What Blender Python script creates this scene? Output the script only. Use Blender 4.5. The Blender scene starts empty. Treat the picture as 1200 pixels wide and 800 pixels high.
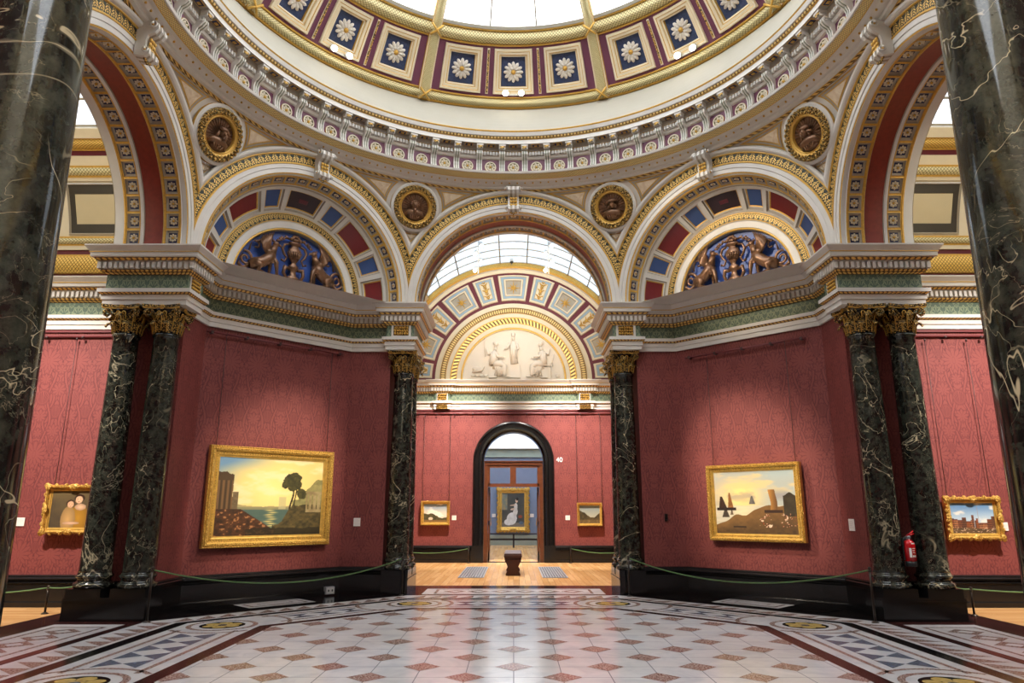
import bpy, bmesh, math, random
from math import pi, sin, cos, tan, atan, atan2, sqrt, hypot, radians, exp
from mathutils import Vector, Matrix
random.seed(7)
U = 1.75            # one building unit (the eye height above the floor) in metres
ZC = 5.63           # centre of the octagon, in units in front of the camera
SC = bpy.context.scene
COL = SC.collection

# ------------------------------------------------------------------ node helpers
def lin(c):
    return tuple(((x/255)/12.92 if x/255 <= .04045 else ((x/255+.055)/1.055)**2.4) for x in c)+(1,)

class S:
    """a float socket with operators"""
    def __init__(s, nt, k): s.nt, s.k = nt, k
    def m(s, op, *a):
        n = s.nt.nodes.new('ShaderNodeMath'); n.operation = op
        for i, v in enumerate((s,)+a):
            if isinstance(v, S): s.nt.links.new(v.k, n.inputs[i])
            else: n.inputs[i].default_value = v
        return S(s.nt, n.outputs[0])
    def __add__(s, o): return s.m('ADD', o)
    def __radd__(s, o): return s.m('ADD', o)
    def __sub__(s, o): return s.m('SUBTRACT', o)
    def __rsub__(s, o): return (s*-1)+o
    def __mul__(s, o): return s.m('MULTIPLY', o)
    def __rmul__(s, o): return s.m('MULTIPLY', o)
    def __truediv__(s, o): return s.m('DIVIDE', o)
    def lt(s, o): return s.m('LESS_THAN', o)
    def gt(s, o): return s.m('GREATER_THAN', o)
    def abs(s): return s.m('ABSOLUTE')
    def fr(s): return s.m('FRACT')
    def sin(s): return s.m('SINE')
    def cos(s): return s.m('COSINE')
    def mx(s, o): return s.m('MAXIMUM', o)
    def mn(s, o): return s.m('MINIMUM', o)
    def step(s, a, b):   # smooth 0..1
        n = s.nt.nodes.new('ShaderNodeMapRange'); n.interpolation_type = 'SMOOTHSTEP'
        s.nt.links.new(s.k, n.inputs[0]); n.inputs[1].default_value = a; n.inputs[2].default_value = b
        return S(s.nt, n.outputs[0])

class Mat:
    def __init__(s, name, rough=.5, metal=0., spec=.5, col=None):
        s.m = bpy.data.materials.new(name); s.m.use_nodes = True
        s.nt = s.m.node_tree; s.b = s.nt.nodes['Principled BSDF']
        s.b.inputs['Roughness'].default_value = rough; s.b.inputs['Metallic'].default_value = metal
        s.b.inputs['Specular IOR Level'].default_value = spec
        if col: s.b.inputs['Base Color'].default_value = lin(col)
        M[name] = s.m
    def link(s, a, b): s.nt.links.new(a, b)
    def coords(s, kind='UV'):
        t = s.nt.nodes.new('ShaderNodeTexCoord')
        x = s.nt.nodes.new('ShaderNodeSeparateXYZ'); s.link(t.outputs[kind], x.inputs[0])
        return S(s.nt, x.outputs[0]), S(s.nt, x.outputs[1]), S(s.nt, x.outputs[2])
    def comb(s, x, y, z):
        n = s.nt.nodes.new('ShaderNodeCombineXYZ')
        for i, v in enumerate((x, y, z)):
            if isinstance(v, S): s.link(v.k, n.inputs[i])
            else: n.inputs[i].default_value = v
        return n.outputs[0]
    def noise(s, scale, detail=3, vec=None, rough=.5, dist=0):
        n = s.nt.nodes.new('ShaderNodeTexNoise'); n.inputs['Scale'].default_value = scale
        n.inputs['Detail'].default_value = detail; n.inputs['Roughness'].default_value = rough
        n.inputs['Distortion'].default_value = dist
        s.link(vec if vec is not None else s.obj(), n.inputs['Vector'])
        return S(s.nt, n.outputs[0])
    def vor(s, scale, feature='F1', vec=None):
        n = s.nt.nodes.new('ShaderNodeTexVoronoi'); n.feature = feature; n.inputs['Scale'].default_value = scale
        s.link(vec if vec is not None else s.obj(), n.inputs['Vector'])
        return S(s.nt, n.outputs[0])
    def obj(s):
        t = s.nt.nodes.new('ShaderNodeTexCoord'); return t.outputs['Object']
    def mix(s, f, a, b):
        n = s.nt.nodes.new('ShaderNodeMix'); n.data_type = 'RGBA'
        if isinstance(f, S): s.link(f.k, n.inputs[0])
        else: n.inputs[0].default_value = f
        for i, v in ((6, a), (7, b)):
            if isinstance(v, tuple): n.inputs[i].default_value = lin(v)
            else: s.link(v, n.inputs[i])
        return n.outputs[2]
    def col(s, c): s.link(c, s.b.inputs['Base Color'])
    def val(s, name, v): s.link(v.k, s.b.inputs[name])
    def bump(s, h, strength=.4, dist=.01):
        n = s.nt.nodes.new('ShaderNodeBump'); n.inputs['Strength'].default_value = strength
        n.inputs['Distance'].default_value = dist; s.link(h.k, n.inputs['Height']); s.link(n.outputs[0], s.b.inputs['Normal'])
M = {}
def plain(name, c, rough=.5, metal=0, var=.06, scale=3., spec=.5):
    m = Mat(name, rough, metal, spec)
    n = m.noise(scale, 3)
    d = tuple(max(0, x*(1-var*2)) for x in c)
    m.col(m.mix(n, d, tuple(min(255, x*(1+var)) for x in c)))
    return m
GOLD = (212, 168, 78); DGOLD = (74, 50, 20)
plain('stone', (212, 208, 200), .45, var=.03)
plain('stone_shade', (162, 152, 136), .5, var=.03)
plain('cream', (226, 212, 180), .5, var=.03)
plain('drum_white', (176, 172, 158), .6, var=.015)
plain('plaster', (232, 220, 200), .6, var=.02)
plain('goldline', GOLD, .5, .35, var=.08, scale=20)
plain('maroon', (104, 32, 44), .45, var=.05)
plain('purple', (112, 62, 84), .5, var=.05)
plain('red_panel', (118, 30, 34), .4, var=.08)
plain('dark_panel', (48, 20, 26), .4)
plain('blue_panel', (58, 86, 140), .45, var=.1)
plain('navy', (34, 40, 82), .5, var=.2, scale=30)
plain('dome_navy', (58, 74, 112), .5, var=.25, scale=30)
plain('lunette_blue', (52, 86, 166), .45, var=.1)
plain('soffit_red', (132, 48, 34), .45, var=.08, scale=14)
plain('petal', (216, 204, 178), .5, var=.05)
plain('flower_white', (236, 230, 218), .5, var=.03)
plain('groove_green', (120, 128, 104), .5)
plain('light_blue', (150, 172, 184), .5)
plain('warm_grey', (176, 166, 146), .5)
plain('panel_border', (62, 56, 44), .45)
plain('panel_field', (206, 190, 150), .45, var=.02)
plain('olive_leaf', (110, 104, 52), .5)
plain('blue_grey_wall', (118, 132, 158), .8, var=.03)
plain('grey_green', (140, 150, 140), .7)
plain('ceiling_white', (235, 236, 235), .8, var=.01)
plain('black_stone', (22, 21, 21), .16, var=.3, scale=6)
plain('black_paint', (26, 24, 24), .25, var=.2)
plain('wire', (60, 34, 34), .5)
plain('rail_red', (112, 48, 50), .5)
plain('metal_post', (58, 50, 44), .3, .7)
plain('rope_green', (88, 118, 70), .8, var=.15, scale=40)
plain('steel', (170, 172, 178), .4, .4)
plain('paper', (235, 228, 220), .7, var=.01)
plain('print_grey', (196, 186, 182), .7)
plain('ext_red', (190, 14, 22), .25, var=.05)
plain('ext_black', (24, 24, 26), .4)
plain('wood_frame', (92, 50, 28), .3, var=.2, scale=8)
plain('bench_wood', (64, 28, 22), .3, var=.2, scale=8)
plain('bench_leather', (92, 70, 68), .3, var=.1)
plain('bench_dark', (38, 30, 32), .35)
plain('floor_black', (26, 24, 24), .12, var=.25, scale=9)
plain('floor_maroon', (62, 33, 31), .14, var=.25, scale=12)
plain('floor_blue', (110, 117, 134), .16, var=.15, scale=14)
plain('floor_yellow', (216, 186, 110), .16, var=.15, scale=14)
plain('tile_line', (138, 138, 144), .25, var=.1)
plain('sign_white', (240, 235, 232), .6)
plain('lamp_body', (200, 200, 196), .4)

def mk_glow(name, c, st):
    m = bpy.data.materials.new(name); m.use_nodes = True; nt = m.node_tree
    nt.nodes.remove(nt.nodes['Principled BSDF']); e = nt.nodes.new('ShaderNodeEmission')
    e.inputs[0].default_value = lin(c); e.inputs[1].default_value = st
    nt.links.new(e.outputs[0], nt.nodes['Material Output'].inputs[0]); M[name] = m
mk_glow('lamp_glow', (255, 244, 225), 14)
mk_glow('lamp_glow_cool', (250, 250, 255), 7)

def mk_glass():
    for nm, tr, colr in (('skylight_glass', .9, (.68, .68, .68, 1)), ('gallery_glass', .9, (.115, .135, .155, 1)), ('side_glass', .9, (.22, .23, .24, 1)), ('near_glass', .9, (1., 1., 1., 1)), ('far_glass', .9, (.7, .72, .75, 1))):
        m = bpy.data.materials.new(nm); m.use_nodes = True; nt = m.node_tree
        nt.nodes.remove(nt.nodes['Principled BSDF'])
        a = nt.nodes.new('ShaderNodeBsdfTransparent'); a.inputs[0].default_value = colr
        b = nt.nodes.new('ShaderNodeBsdfTranslucent'); b.inputs[0].default_value = (.35, .36, .38, 1)
        x = nt.nodes.new('ShaderNodeMixShader'); x.inputs[0].default_value = 1-tr
        nt.links.new(a.outputs[0], x.inputs[1]); nt.links.new(b.outputs[0], x.inputs[2])
        nt.links.new(x.outputs[0], nt.nodes['Material Output'].inputs[0]); M[nm] = m
    m = bpy.data.materials.new('door_glass'); m.use_nodes = True; nt = m.node_tree
    nt.nodes.remove(nt.nodes['Principled BSDF'])
    a = nt.nodes.new('ShaderNodeBsdfTransparent'); a.inputs[0].default_value = (.93, .95, .96, 1)
    b = nt.nodes.new('ShaderNodeBsdfGlossy'); b.inputs[1].default_value = .03
    x = nt.nodes.new('ShaderNodeMixShader'); x.inputs[0].default_value = .07
    nt.links.new(a.outputs[0], x.inputs[1]); nt.links.new(b.outputs[0], x.inputs[2])
    nt.links.new(x.outputs[0], nt.nodes['Material Output'].inputs[0]); M['door_glass'] = m
mk_glass()

def ornament(name, scale, g=GOLD, d=DGOLD, lo=.18, hi=.55, metal=.6):
    m = Mat(name, .36, metal)
    v = m.vor(scale); n = m.noise(scale*1.3, 2)
    f = (v*1.0+(n-.5)*.6).step(hi, lo)
    m.col(m.mix(f, d, g)); m.bump(f, .8, .012)
ornament('gold_relief', 26)
ornament('gold_relief_fine', 50)
ornament('gold_leafy', 34, (220, 176, 92), (70, 58, 32), .3, .75, .4)
ornament('capital_gold', 40, (232, 188, 96), (52, 42, 22), .2, .6, .35)
ornament('frame_gold', 46, (228, 186, 92), (160, 118, 46), .2, .7, .45)
plain('frame_gold_plain', (228, 184, 92), .3, .55, var=.12, scale=14)
plain('bronze', (118, 86, 62), .34, .4, var=.35, scale=9)
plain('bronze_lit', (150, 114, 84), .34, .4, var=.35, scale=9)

def uvcell(name, fn, light, dark, rough=.4, metal=.5, mid=None, bump=.6):
    m = Mat(name, rough, metal)
    u, v, _ = m.coords('UV')
    f = fn(m, u.fr(), v)
    m.col(m.mix(f, dark, light)); m.bump(f, bump, .01)
# a row of eggs / beads
uvcell('egg_row', lambda m, u, v: (((u-.5)*2.3).m('POWER', 2.)+((v-.5)*2.2)*((v-.5)*2.2)).step(1.0, .35), (240, 196, 104), (104, 74, 44), .4, .3)
uvcell('bead_row', lambda m, u, v: (((u-.5)*2.6)*((u-.5)*2.6)+((v-.5)*2.2)*((v-.5)*2.2)).step(1.0, .45), (232, 200, 126), (120, 92, 54), .4, .3)
# acanthus leaf row on dark ground
def leaf_fn(m, u, v):
    x = (u-.5).abs()
    w = ((v*3.14159).sin())*.34+.08
    a = x.step(0, 1)
    leaf = (w-x).step(-.04, .03)
    vein = (x-.04).step(.0, .03).mx((v*18.).sin().step(-.2, .4)*.0+0.)
    rib = ((v*26.+x*16.).sin()).step(-.9, .2)
    tip = (((u-.5).abs()-.5).abs()+(v-.2).abs()*.8).step(.16, .08)
    return (leaf*rib*vein).mx(tip)
uvcell('leaf_band', leaf_fn, (236, 196, 110), (36, 40, 30), .42, .35)
# imbricated guilloche band
def guil_fn(m, u, v):
    a = ((u+v)*6.28318).sin().abs(); b = ((u-v)*6.28318).sin().abs()
    return (a.mn(b)).step(.05, .55)
uvcell('guilloche', guil_fn, (224, 212, 160), (122, 104, 56), .45, .15)
uvcell('lattice', lambda m, u, v: guil_fn(m, u, v), (228, 200, 130), (88, 72, 50), .4, .25)
uvcell('rope_gold', lambda m, u, v: (((u+v*.6)*6.28318).sin()).step(-.6, .5), (228, 192, 108), (92, 68, 32), .4, .35)
uvcell('scale_gold', lambda m, u, v: guil_fn(m, u, v*2.), (232, 190, 96), (120, 84, 26), .4, .5)
uvcell('stud_row', lambda m, u, v: (((u-.5)*3.4)*((u-.5)*3.4)+((v-.5)*2.)*((v-.5)*2.)).step(1.0, .6), (240, 214, 150), (196, 190, 184), .4, .2, bump=.3)
# green frieze with paler palmettes
def palm_fn(m, u, v):
    def fan(x, y, R):
        r = (x*x+y*y).m('SQRT'); an = x.m('ARCTAN2', y+.001)
        E_ = ((an*9.).cos()*.1+.9)*R
        return ((r-E_).abs().step(R*.12, R*.04)).mx(((an*9.).cos().step(.1, .6))*(r-E_*.9).step(0., -.05)*r.step(R*.2, R*.35))
    a = fan((u-.5)*1.9, v*1.25-.12, .82)
    x2 = .5-(u-.5).abs()
    return a.mx(fan(x2*1.9, 1.05-v*1.1, .42)).mx((v-.06).abs().step(.04, .02))
uvcell('green_frieze', palm_fn, (126, 138, 108), (78, 96, 80), .55, 0., bump=.1)

# damask wall covering, UV = (distance along the wall, height) in units
def mk_damask():
    m = Mat('damask', .62, 0, .35)
    u, v, _ = m.coords('UV')
    P, Q = .34, 1.08
    def loc(du, dv):
        x = ((u/P+du).fr()-.5)*P; y = ((v/Q+dv).fr()-.5)*Q
        return x, y, (x*x+y*y).m('SQRT'), x.m('ARCTAN2', y)
    def palm(du, dv, R, n):       # spread palm leaf: lobed outline, radial cuts, tulip heart
        x, y, r, an = loc(du, dv)
        E_ = ((an*n).cos()*.17+1.)*R*((an*.5).cos()*.22+.84)
        inside = (r-E_).step(.003, -.003)
        edge = (r-E_).abs().step(.013, .004)
        cuts = ((an*n*.5).cos().abs().step(.34, .12))*(r.step(R*.36, R*.5))
        q = ((x*2.6)*(x*2.6)+y*y).m('SQRT'); heart = (q-R*.34).abs().step(.006, .002)*.6
        return inside, (edge*.6).mx(cuts*inside).mx(heart)
    def cup(du, dv, W_, H_):      # ribbed tulip or pineapple
        x, y, r, an = loc(du, dv)
        q = ((x/W_)*(x/W_)+(y/H_)*(y/H_)).m('SQRT')
        inside = q.step(1.02, .98); edge = (q-1.0).abs().step(.2, .07)
        ribs = (((x/(y*1.2+H_*2.)).abs()*44./W_*.13).sin()).step(.15, -.35)
        return inside, (edge*.5).mx(ribs*q.step(.9, .7))
    # scrolling foliage filling the ground
    xa = (((u/P).fr()-.5).abs())*P; yy = v/Q*6.28318
    g1 = (xa*58.+(yy*3.).sin()*2.1+(yy*7.).cos()*.7).sin()
    g2 = (xa*31.+(yy*5.).cos()*1.6+1.).cos()
    dark = ((g1*g2+(yy*4.+xa*40.).sin()*.35)).abs().step(.24, .07)
    # ogival stems
    for amp, ph, off in ((.045, .4, .085), (.03, 3.4, .085)):
        st = (xa-((yy*2.+ph).sin()*amp+off)).abs()
        dark = dark*st.step(.004, .014); dark = dark.mx((st-.017).abs().step(.006, .002))
    for inside, lines in (palm(0, .0, .125, 13.), cup(0, .40, .075, .085), palm(0, .205, .06, 9.), palm(.5, .10, .055, 7.), palm(.5, .32, .075, 9.), cup(.5, .55, .05, .075), palm(0, .60, .07, 9.), palm(.5, .76, .07, 9.), palm(0, .78, .05, 7.), cup(.5, .92, .04, .05)):
        dark = (dark*(1-inside)).mx(lines)
    n = m.noise(9, 3)
    f = 1-dark*(n*.4+.65)
    weave = m.noise(160, 1)
    c = m.mix(f, (91, 38, 38), (128, 64, 59))
    m.col(m.mix((weave*.2), c, (92, 40, 38)))
mk_damask()

def mk_marble():
    m = Mat('dark_marble', .09, 0, .6)
    t = m.nt.nodes.new('ShaderNodeTexCoord'); oi = m.nt.nodes.new('ShaderNodeObjectInfo')
    ad = m.nt.nodes.new('ShaderNodeVectorMath'); ad.operation = 'MULTIPLY_ADD'
    m.link(oi.outputs['Location'], ad.inputs[0]); ad.inputs[1].default_value = (1.7, 2.3, 3.1); m.link(t.outputs['Object'], ad.inputs[2])
    vec = ad.outputs[0]
    n1 = m.noise(1.15, 4, vec, .55, 1.0); n2 = m.noise(2.6, 3, vec, .5, 1.2); n3 = m.noise(9., 6, vec, .72)
    base = m.mix(n3.step(.34, .70), (13, 15, 14), (60, 64, 55))
    fine = m.noise(5.5, 4, vec, .6, .8)
    v1 = (n1-.5).abs().step(.0052, .0008)*m.noise(.9, 2, vec).step(.40, .5)
    v2 = (n2-.5).abs().step(.006, .0008)*m.noise(1.3, 2, vec).step(.52, .42)*.7
    v3 = (fine-.5).abs().step(.008, .001)*m.noise(1.7, 2, vec).step(.46, .6)*.32
    blot = (n1-.5).abs().step(.022, .0)*m.noise(1.1, 2, vec).step(.58, .68)*.55
    f = v1.mx(v2).mx(v3).mx(blot)
    c = m.mix(f, base, (186, 176, 146)); m.col(c)
mk_marble()

def mk_white_tile():
    m = Mat('floor_white', .13, 0, .5)
    a = m.noise(2.2, 4, None, .6, 1.); b = m.noise(.5, 2)
    c = m.mix(a.step(.35, .75), (232, 230, 230), (208, 209, 214)); m.col(m.mix(b.step(.4, .7)*.35, c, (206, 196, 184)))
    m = Mat('floor_pink', .16, 0, .5)
    v = m.noise(55, 3); w = m.noise(1.2, 1)
    m.col(m.mix(v.step(.42, .66), m.mix(w.step(.35, .6), (146, 92, 82), (132, 96, 82)), (206, 190, 180)))
    m = Mat('cream_marble', .3, 0, .5)
    v = m.noise(4, 4, None, .6, 1.5); m.col(m.mix(v.step(.35, .7), (230, 214, 186), (206, 180, 146)))
mk_white_tile()

def mk_wood():
    m = Mat('wood_floor', .22, 0, .5)
    x, y, z = m.coords('Object')
    W = .085*U
    row = (x/W).m('FLOOR'); off = (row*.37).fr()*2.
    cell = ((y+off*1.3)/1.6).m('FLOOR')
    h = ((row*12.9898+cell*78.233).sin()*43758.5453).fr()
    gr = m.noise(1., 4, m.comb(x*22., y*1.6, h*30.), .6)
    c = m.mix(h, (206, 156, 98), (232, 186, 128)); c = m.mix(gr.step(.3, .8)*.5, c, (184, 132, 78))
    gap = ((x/W).fr()-.5).abs().gt(.485)
    m.col(m.mix(gap*.6, c, (90, 58, 30)))
mk_wood()

def mk_canvas():
    m = Mat('canvas_paint', .45, 0, .4)
    a = m.nt.nodes.new('ShaderNodeVertexColor'); a.layer_name = 'Col'; m.link(a.outputs[0], m.b.inputs['Base Color'])
mk_canvas()

# ------------------------------------------------------------------ mesh builder
class MB:
    def __init__(s):
        s.v, s.f, s.mi, s.uv, s.sm, s.mats = [], [], [], [], [], []
    def mat(s, n):
        if n not in s.mats: s.mats.append(n)
        return s.mats.index(n)
    def add(s, vs, fs, mat, smooth=False, uvs=None):
        o = len(s.v); s.v += [tuple(p) for p in vs]; i = s.mat(mat)
        for k, f in enumerate(fs):
            s.f.append(tuple(o+a for a in f)); s.mi.append(i); s.sm.append(smooth)
            s.uv.append([uvs[a] for a in f] if uvs else None)
    def quad(s, a, b, c, d, mat, uv=None):
        s.add([a, b, c, d], [(0, 1, 2, 3)], mat, False, uv)
    def box(s, x0, x1, y0, y1, z0, z1, mat, T=None):
        vs = [(x, y, z) for z in (z0, z1) for y in (y0, y1) for x in (x0, x1)]
        if T: vs = [T(p) for p in vs]
        s.add(vs, [(0, 2, 3, 1), (4, 5, 7, 6), (0, 1, 5, 4), (2, 6, 7, 3), (0, 4, 6, 2), (1, 3, 7, 5)], mat)
    def lathe(s, prof, mat, n=32, c=(0, 0), a0=0, a1=2*pi, smooth=True, axis='z'):
        # prof: (r,z); mats may be list; each segment its own verts
        full = abs(a1-a0-2*pi) < 1e-6
        for k in range(len(prof)-1):
            (r0, z0), (r1, z1) = prof[k], prof[k+1]
            mt = mat[k] if isinstance(mat, list) else mat
            vs = []
            for i in range(n+1):
                a = a0+(a1-a0)*i/n
                for r, z in ((r0, z0), (r1, z1)): vs.append((c[0]+r*cos(a), c[1]+r*sin(a), z))
            s.add(vs, [(2*i, 2*i+2, 2*i+3, 2*i+1) for i in range(n)], mt, smooth)
    def smooth_lathe(s, prof, mat, n=32, c=(0, 0), T=None):
        vs = []; m = len(prof)
        for r, z in prof:
            for i in range(n):
                a = 2*pi*i/n; p = (c[0]+r*cos(a), c[1]+r*sin(a), z); vs.append(T(p) if T else p)
        fs = [(j*n+i, j*n+(i+1) % n, (j+1)*n+(i+1) % n, (j+1)*n+i) for j in range(m-1) for i in range(n)]
        fs.append(tuple(range(n-1, -1, -1))); fs.append(tuple((m-1)*n+i for i in range(n)))
        s.add(vs, fs, mat, True)
    def sweep(s, frames, prof, mats, reps=None, smooth=True, sub=None):
        ref = prof[len(prof)//2]
        pts = [tuple(O[i]+A[i]*ref[0]+B[i]*ref[1] for i in range(3)) for O, A, B in frames]
        L = [0]
        for i in range(1, len(pts)): L.append(L[-1]+math.dist(pts[i], pts[i-1]))
        T = L[-1] or 1
        for k in range(len(prof)-1):
            mt = mats[k] if isinstance(mats, (list, tuple)) else mats
            if mt is None: continue
            rp = (reps[k] if reps else None) or 1
            if rp < 0: rp = max(1, round(T/-rp))      # negative: repeat length
            vs, uv = [], []
            for i, (O, A, B) in enumerate(frames):
                for j, (a, b) in enumerate((prof[k], prof[k+1])):
                    vs.append(tuple(O[q]+A[q]*a+B[q]*b for q in range(3))); uv.append((L[i]/T*rp, j))
            s.add(vs, [(2*i, 2*i+2, 2*i+3, 2*i+1) for i in range(len(frames)-1)], mt, smooth, uv)
    def tube(s, pts, r, mat, n=8, flat=None, cap=True):
        # r: number or list ; flat: (axis vector, factor) squashes along an axis
        P = [Vector(p) for p in pts]; m = len(P); R = r if isinstance(r, (list, tuple)) else [r]*m
        vs = []; up = Vector((0, 0, 1)); prev = None
        for i in range(m):
            t = (P[min(i+1, m-1)]-P[max(i-1, 0)])
            if t.length < 1e-9: t = Vector((0, 0, 1))
            t.normalize()
            if prev is None:
                a = t.cross(up if abs(t.z) < .9 else Vector((1, 0, 0))).normalized()
            else:
                a = (prev-t*prev.dot(t))
                a = a.normalized() if a.length > 1e-6 else t.orthogonal().normalized()
            prev = a; b = t.cross(a)
            for j in range(n):
                o = (a*cos(2*pi*j/n)+b*sin(2*pi*j/n))*R[i]
                if flat: ax, fc = flat; o = o-Vector(ax)*(o.dot(Vector(ax))*(1-fc))
                vs.append(tuple(P[i]+o))
        fs = [(j*n+i, j*n+(i+1) % n, (j+1)*n+(i+1) % n, (j+1)*n+i) for j in range(m-1) for i in range(n)]
        if cap: fs += [tuple(range(n-1, -1, -1)), tuple((m-1)*n+i for i in range(n))]
        s.add(vs, fs, mat, True)
    def ball(s, c, r, mat, n=8, m=6, rot=None):
        rx, ry, rz = r if isinstance(r, (list, tuple)) else (r, r, r)
        vs = []
        for j in range(m+1):
            e = -pi/2+pi*j/m
            for i in range(n):
                a = 2*pi*i/n; p = Vector((rx*cos(e)*cos(a), ry*cos(e)*sin(a), rz*sin(e)))
                if rot: p = rot @ p
                vs.append((c[0]+p.x, c[1]+p.y, c[2]+p.z))
        s.add(vs, [(j*n+i, j*n+(i+1) % n, (j+1)*n+(i+1) % n, (j+1)*n+i) for j in range(m) for i in range(n)], mat, True)
    def extr(s, poly, T, w0, w1, mat, smooth=False):
        # polygon (a,b) extruded over w ; T(a,b,w)->xyz
        n = len(poly)
        vs = [T(a, b, w0) for a, b in poly]+[T(a, b, w1) for a, b in poly]
        s.add(vs, [tuple(range(n-1, -1, -1)), tuple(range(n, 2*n))], mat)
        s.add(vs, [(i, (i+1) % n, n+(i+1) % n, n+i) for i in range(n)], mat, smooth)
    def petals(s, c, ex, ey, ez, R, n, mat, cmat, h=.3, r0=.2, w=.95):
        c, ex, ey, ez = Vector(c), Vector(ex), Vector(ey), Vector(ez)
        for k in range(n):
            a = 2*pi*k/n; d = ex*cos(a)+ey*sin(a); q = ey*cos(a)-ex*sin(a); hw = R*sin(pi/n)*w
            vs = [c+d*R*r0, c+d*R*.62+q*hw*.8, c+d*R*.9+q*hw*.55, c+d*R, c+d*R*.9-q*hw*.55, c+d*R*.62-q*hw*.8, c+d*R*.62+ez*R*h, c+d*R*.9+ez*R*h*.8]
            s.add(vs, [(0, 1, 6), (0, 6, 5), (1, 2, 7, 6), (5, 6, 7, 4), (2, 3, 7), (3, 4, 7)], mat, True)
        vs = [c+ez*R*h*1.2]+[c+(ex*cos(2*pi*i/8)+ey*sin(2*pi*i/8))*R*.27 for i in range(8)]+[c+(ex*cos(2*pi*i/8)+ey*sin(2*pi*i/8))*R*.18+ez*R*h for i in range(8)]
        s.add(vs, [(1+i, 1+(i+1) % 8, 9+(i+1) % 8, 9+i) for i in range(8)]+[(0, 9+i, 9+(i+1) % 8) for i in range(8)], cmat, True)
    def mesh(s, name):
        me = bpy.data.meshes.new(name)
        me.from_pydata([(x*U, y*U, z*U) for x, y, z in s.v], [], s.f)
        for n in s.mats: me.materials.append(M[n])
        me.polygons.foreach_set('material_index', s.mi); me.polygons.foreach_set('use_smooth', s.sm)
        if any(u is not None for u in s.uv):
            l = me.uv_layers.new(name='UVMap'); d = []
            for p, u in zip(s.f, s.uv):
                for k in range(len(p)): d += list(u[k]) if u else [0, 0]
            l.data.foreach_set('uv', d)
        me.update(); return me
    def build(s, name, parent=None, loc=(0, 0, 0), rot=0):
        o = bpy.data.objects.new(name, s.mesh(name)); COL.objects.link(o)
        o.location = tuple(a*U for a in loc); o.rotation_euler = (0, 0, rot)
        if parent: o.parent = parent
        return o

def empty(name, loc, rot=0):
    o = bpy.data.objects.new(name, None); COL.objects.link(o); o.empty_display_size = .1
    o.location = tuple(a*U for a in loc); o.rotation_euler = (0, 0, rot); return o
def tag(o, label, cat, group=None):
    o['label'] = label; o['category'] = cat
    if group: o['group'] = group
    return o
def struct(o, label=None):
    o['kind'] = 'structure'
    if label: o['label'] = label
    return o
def kids(o, allobs): return [c for c in allobs if c.parent == o]
def dup(o, parent=None, loc=None, rot=None):
    chl = list(o.children); c = o.copy(); COL.objects.link(c); c.parent = parent
    if loc: c.location = tuple(a*U for a in loc)
    if rot is not None: c.rotation_euler = (0, 0, rot)
    for k in chl: dup(k, c)
    return c
CEN = (0, ZC, 0)
def FR(k): return -radians(45*k)        # rotation of bay k (0 = far side, clockwise)
def W2(s_, d, h, k):                     # bay coordinates -> world units
    a = radians(45*k); return (d*sin(a)+s_*cos(a), ZC+d*cos(a)-s_*sin(a), h)
def arcframes(cz, a0, a1, n, cx=0):
    lo, hi = [((0, 0, 3.66), (1, 0, 0), (0, 1, 0))], [((0, 0, 3.66), (-1, 0, 0), (0, 1, 0))]
    return lo+[((cx, 0, cz), (cos(a), 0, sin(a)), (0, 1, 0)) for a in [a0+(a1-a0)*i/n for i in range(n+1)]]+hi
def miter(path, z=0, side=1):
    fr = []; n = len(path)
    for i in range(n):
        ns = []
        for j in (i-1, i):
            if 0 <= j < n-1:
                dx, dy = path[j+1][0]-path[j][0], path[j+1][1]-path[j][1]; l = hypot(dx, dy); ns.append((-dy/l*side, dx/l*side))
        if len(ns) == 1: a = ns[0]
        else:
            sx, sy = ns[0][0]+ns[1][0], ns[0][1]+ns[1][1]; q = (sx*sx+sy*sy)/2; a = (sx/q, sy/q)
        fr.append(((path[i][0], path[i][1], z), (a[0], a[1], 0), (0, 0, 1)))
    return fr
def wallstrip(mb, path, h0, h1, mat):
    s0 = 0
    for i in range(len(path)-1):
        (x0, y0), (x1, y1) = path[i], path[i+1]; L = hypot(x1-x0, y1-y0)
        mb.quad((x0, y0, h0), (x1, y1, h0), (x1, y1, h1), (x0, y0, h1), mat, [(s0, h0), (s0+L, h0), (s0+L, h1), (s0, h1)]); s0 += L

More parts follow.
